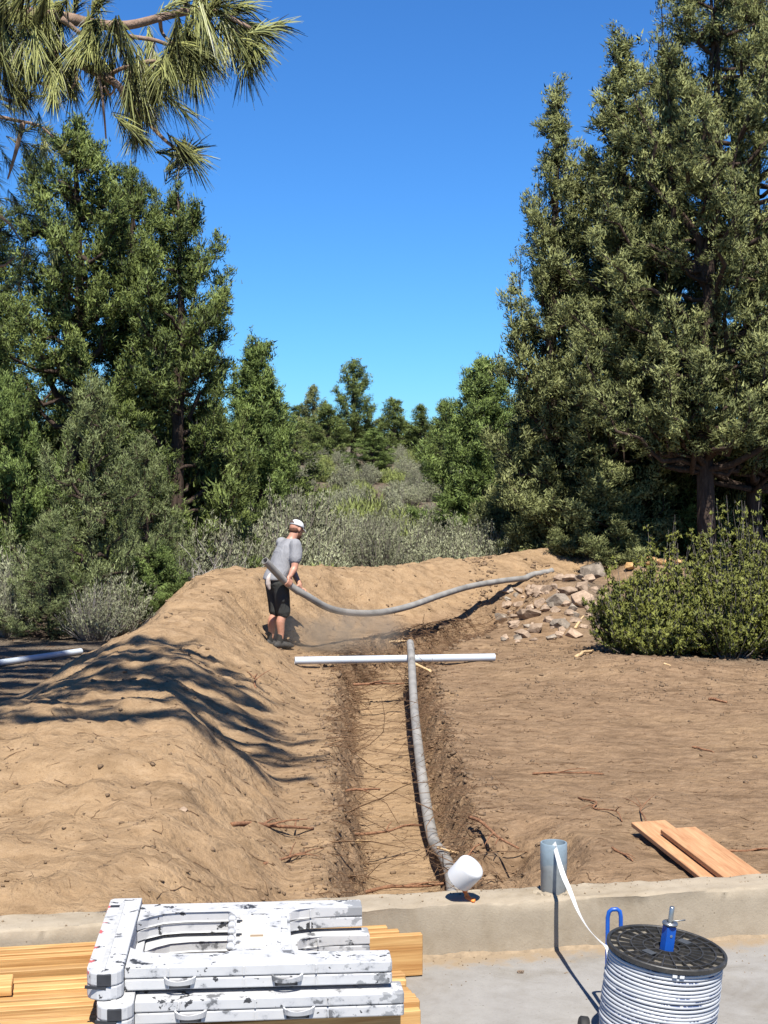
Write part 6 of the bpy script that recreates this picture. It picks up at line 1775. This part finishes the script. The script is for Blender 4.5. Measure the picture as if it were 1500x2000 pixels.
    for hip, knee, sx_ in ((hipR, kneeR, -1), (hipL, kneeL, 1)):
        e = hip.lerp(knee, 1.02)
        limb(bm, [hip + Vector((-0.01, 0, -0.02)), hip.lerp(knee, 0.45) + Vector((0.0, 0.006 * sx_, 0)), hip.lerp(knee, 0.8), e], [0.115, 0.106, 0.098, 0.096], 18, 4)
        ball(bm, hip.lerp(knee, 0.55) + Vector((-0.01, 0.085 * sx_, 0)), 0.07, (0.9, 0.45, 1.1))
    link("shorts", fuse("shorts", bm, 0.009, 3), mshort, root)
    # rag hanging from the back pocket
    bm = bmesh.new()
    limb(bm, [(-0.185, -0.07, 0.99), (-0.215, -0.075, 0.93), (-0.215, -0.07, 0.86), (-0.20, -0.075, 0.80)], [0.018, 0.030, 0.036, 0.020], 10, 4)
    link("rag", fuse("rag", bm, 0.008, 2), simple_mat("dirty_white_rag", (0.58, 0.50, 0.46), 0.9, var=0.2, scale=20), root)
    # shoes and socks
    for ank in (ankR, ankL):
        bm = bmesh.new()
        limb(bm, [ank + Vector((-0.06, 0, -0.045)), ank + Vector((0.04, 0, -0.045)), ank + Vector((0.14, 0, -0.06)), ank + Vector((0.185, 0, -0.068))], [0.044, 0.046, 0.040, 0.026], 14, 4)
        limb(bm, [ank + Vector((-0.015, 0, -0.035)), ank + Vector((-0.012, 0, -0.01))], [0.046, 0.043], 14)
        link("shoe", fuse("shoe", bm, 0.007, 3), mdark, root)
        bm = bmesh.new(); limb(bm, [ank + Vector((0, 0, -0.02)), ank + Vector((0.004, 0, 0.05)), ank + Vector((0.008, 0, 0.09))], [0.042, 0.041, 0.043], 14, 3)
        link("sock", fuse("sock", bm, 0.007, 2), msock, root)
    # cap: crown, brim, back opening with strap
    bm = bmesh.new(); rings = []
    for j in range(9):
        ph = j / 8 * math.pi / 2; ring = []
        for i in range(28):
            a_ = 2 * math.pi * i / 28
            ring.append(bm.verts.new(hp(-0.006 + 0.108 * math.cos(ph) ** 0.8 * math.cos(a_), 0.092 * math.cos(ph) ** 0.8 * math.sin(a_), 0.034 + 0.092 * math.sin(ph))))
        rings.append(ring)
    for A, B in zip(rings[:-1], rings[1:]):
        for i in range(28): bm.faces.new((A[i], A[(i + 1) % 28], B[(i + 1) % 28], B[i]))
    bmesh.ops.remove_doubles(bm, verts=bm.verts[:], dist=0.0005)
    capo = link("cap", bm_mesh("cap", bm, True), mcap, root)
    so_ = capo.modifiers.new("solid", 'SOLIDIFY'); so_.thickness = 0.004
    bm = bmesh.new(); rows = []
    for i in range(15):
        a_ = math.radians(-62 + 124 * i / 14)
        inner = (0.100 * math.cos(a_), 0.088 * math.sin(a_)); outr = (0.100 * math.cos(a_) + 0.075 * math.cos(a_ * 0.55), 0.090 * math.sin(a_) * 1.02)
        dz = -0.012 * abs(math.sin(a_))
        rows.append((bm.verts.new(hp(inner[0], inner[1], 0.040 + dz)), bm.verts.new(hp((inner[0] + outr[0]) / 2, (inner[1] + outr[1]) / 2, 0.036 + dz)), bm.verts.new(hp(outr[0], outr[1], 0.024 + dz * 2))))
    for A, B in zip(rows[:-1], rows[1:]):
        for q in range(2): bm.faces.new((A[q], A[q + 1], B[q + 1], B[q]))
    br = link("brim", bm_mesh("brim", bm, True), mcap, capo)
    so_ = br.modifiers.new("solid", 'SOLIDIFY'); so_.thickness = 0.005
    bm = bmesh.new(); vs = []
    for i in range(11):                # dark half-moon opening at the back
        a_ = math.pi + math.radians(-30 + 60 * i / 10); hgt = 0.034 * math.sin(math.pi * i / 10)
        vs.append((bm.verts.new(hp(-0.006 + 0.1105 * math.cos(a_), 0.0945 * math.sin(a_), 0.050)), bm.verts.new(hp(-0.006 + 0.1085 * math.cos(a_), 0.0925 * math.sin(a_), 0.050 + hgt + 0.001))))
    for A, B in zip(vs[:-1], vs[1:]): bm.faces.new((A[0], B[0], B[1], A[1]))
    link("back_opening", bm_mesh("opening", bm), simple_mat("cap_opening", (0.10, 0.065, 0.05), 0.9), capo)
    tag(root, "bearded person in grey T-shirt, black shorts and white cap holding conduit", "person")
build_man()

# ================================================================== dust kicked up at the trench
def build_dust():
    bm = bmesh.new()
    bmesh.ops.create_icosphere(bm, subdivisions=4, radius=1.0)
    for v in bm.verts:
        v.co *= 1 + 0.25 * mnoise.noise(v.co * 1.6)
        v.co = Vector((v.co.x * 1.05, v.co.y * 0.55, v.co.z * 0.42))
    me = bm_mesh("dust", bm, True)
    m = bpy.data.materials.new("dust"); m.use_nodes = True
    nt = m.node_tree; nt.nodes.clear()
    out = nt.nodes.new("ShaderNodeOutputMaterial"); pv = nt.nodes.new("ShaderNodeVolumePrincipled")
    pv.inputs["Color"].default_value = (0.80, 0.66, 0.50, 1)
    pv.inputs["Anisotropy"].default_value = 0.2
    tc = N(nt, "ShaderNodeTexCoord")
    n = noise_tex(nt, 2.6, 3, 0.6, tc.outputs["Object"], 0.6)
    mp = N(nt, "ShaderNodeMapping"); mp.inputs["Scale"].default_value = (1 / 1.05, 1 / 0.55, 1 / 0.42); nt.links.new(tc.outputs["Object"], mp.inputs[0])
    ln = N(nt, "ShaderNodeVectorMath", operation='LENGTH'); nt.links.new(mp.outputs[0], ln.inputs[0])
    fall = N(nt, "ShaderNodeMapRange"); fall.inputs[1].default_value = 0.15; fall.inputs[2].default_value = 0.95; fall.inputs[3].default_value = 1.0; fall.inputs[4].default_value = 0.0
    nt.links.new(ln.outputs["Value"], fall.inputs[0])
    r = ramp(nt, n.outputs[0], [(0.38, (0, 0, 0)), (0.68, (1, 1, 1))])
    mu = N(nt, "ShaderNodeMath", operation='MULTIPLY'); nt.links.new(r.outputs[0], mu.inputs[0]); nt.links.new(fall.outputs[0], mu.inputs[1])
    m2 = N(nt, "ShaderNodeMath", operation='MULTIPLY', i_1=4.5); nt.links.new(mu.outputs[0], m2.inputs[0])
    nt.links.new(m2.outputs[0], pv.inputs["Density"]); nt.links.new(pv.outputs[0], out.inputs["Volume"])
    o = link("dust_cloud", me, m, loc=(-0.55, 19.6, 0.22))
    tag(o, "thin cloud of brown dust hanging over the trench by the man's feet", "dust", kind="stuff")
build_dust()
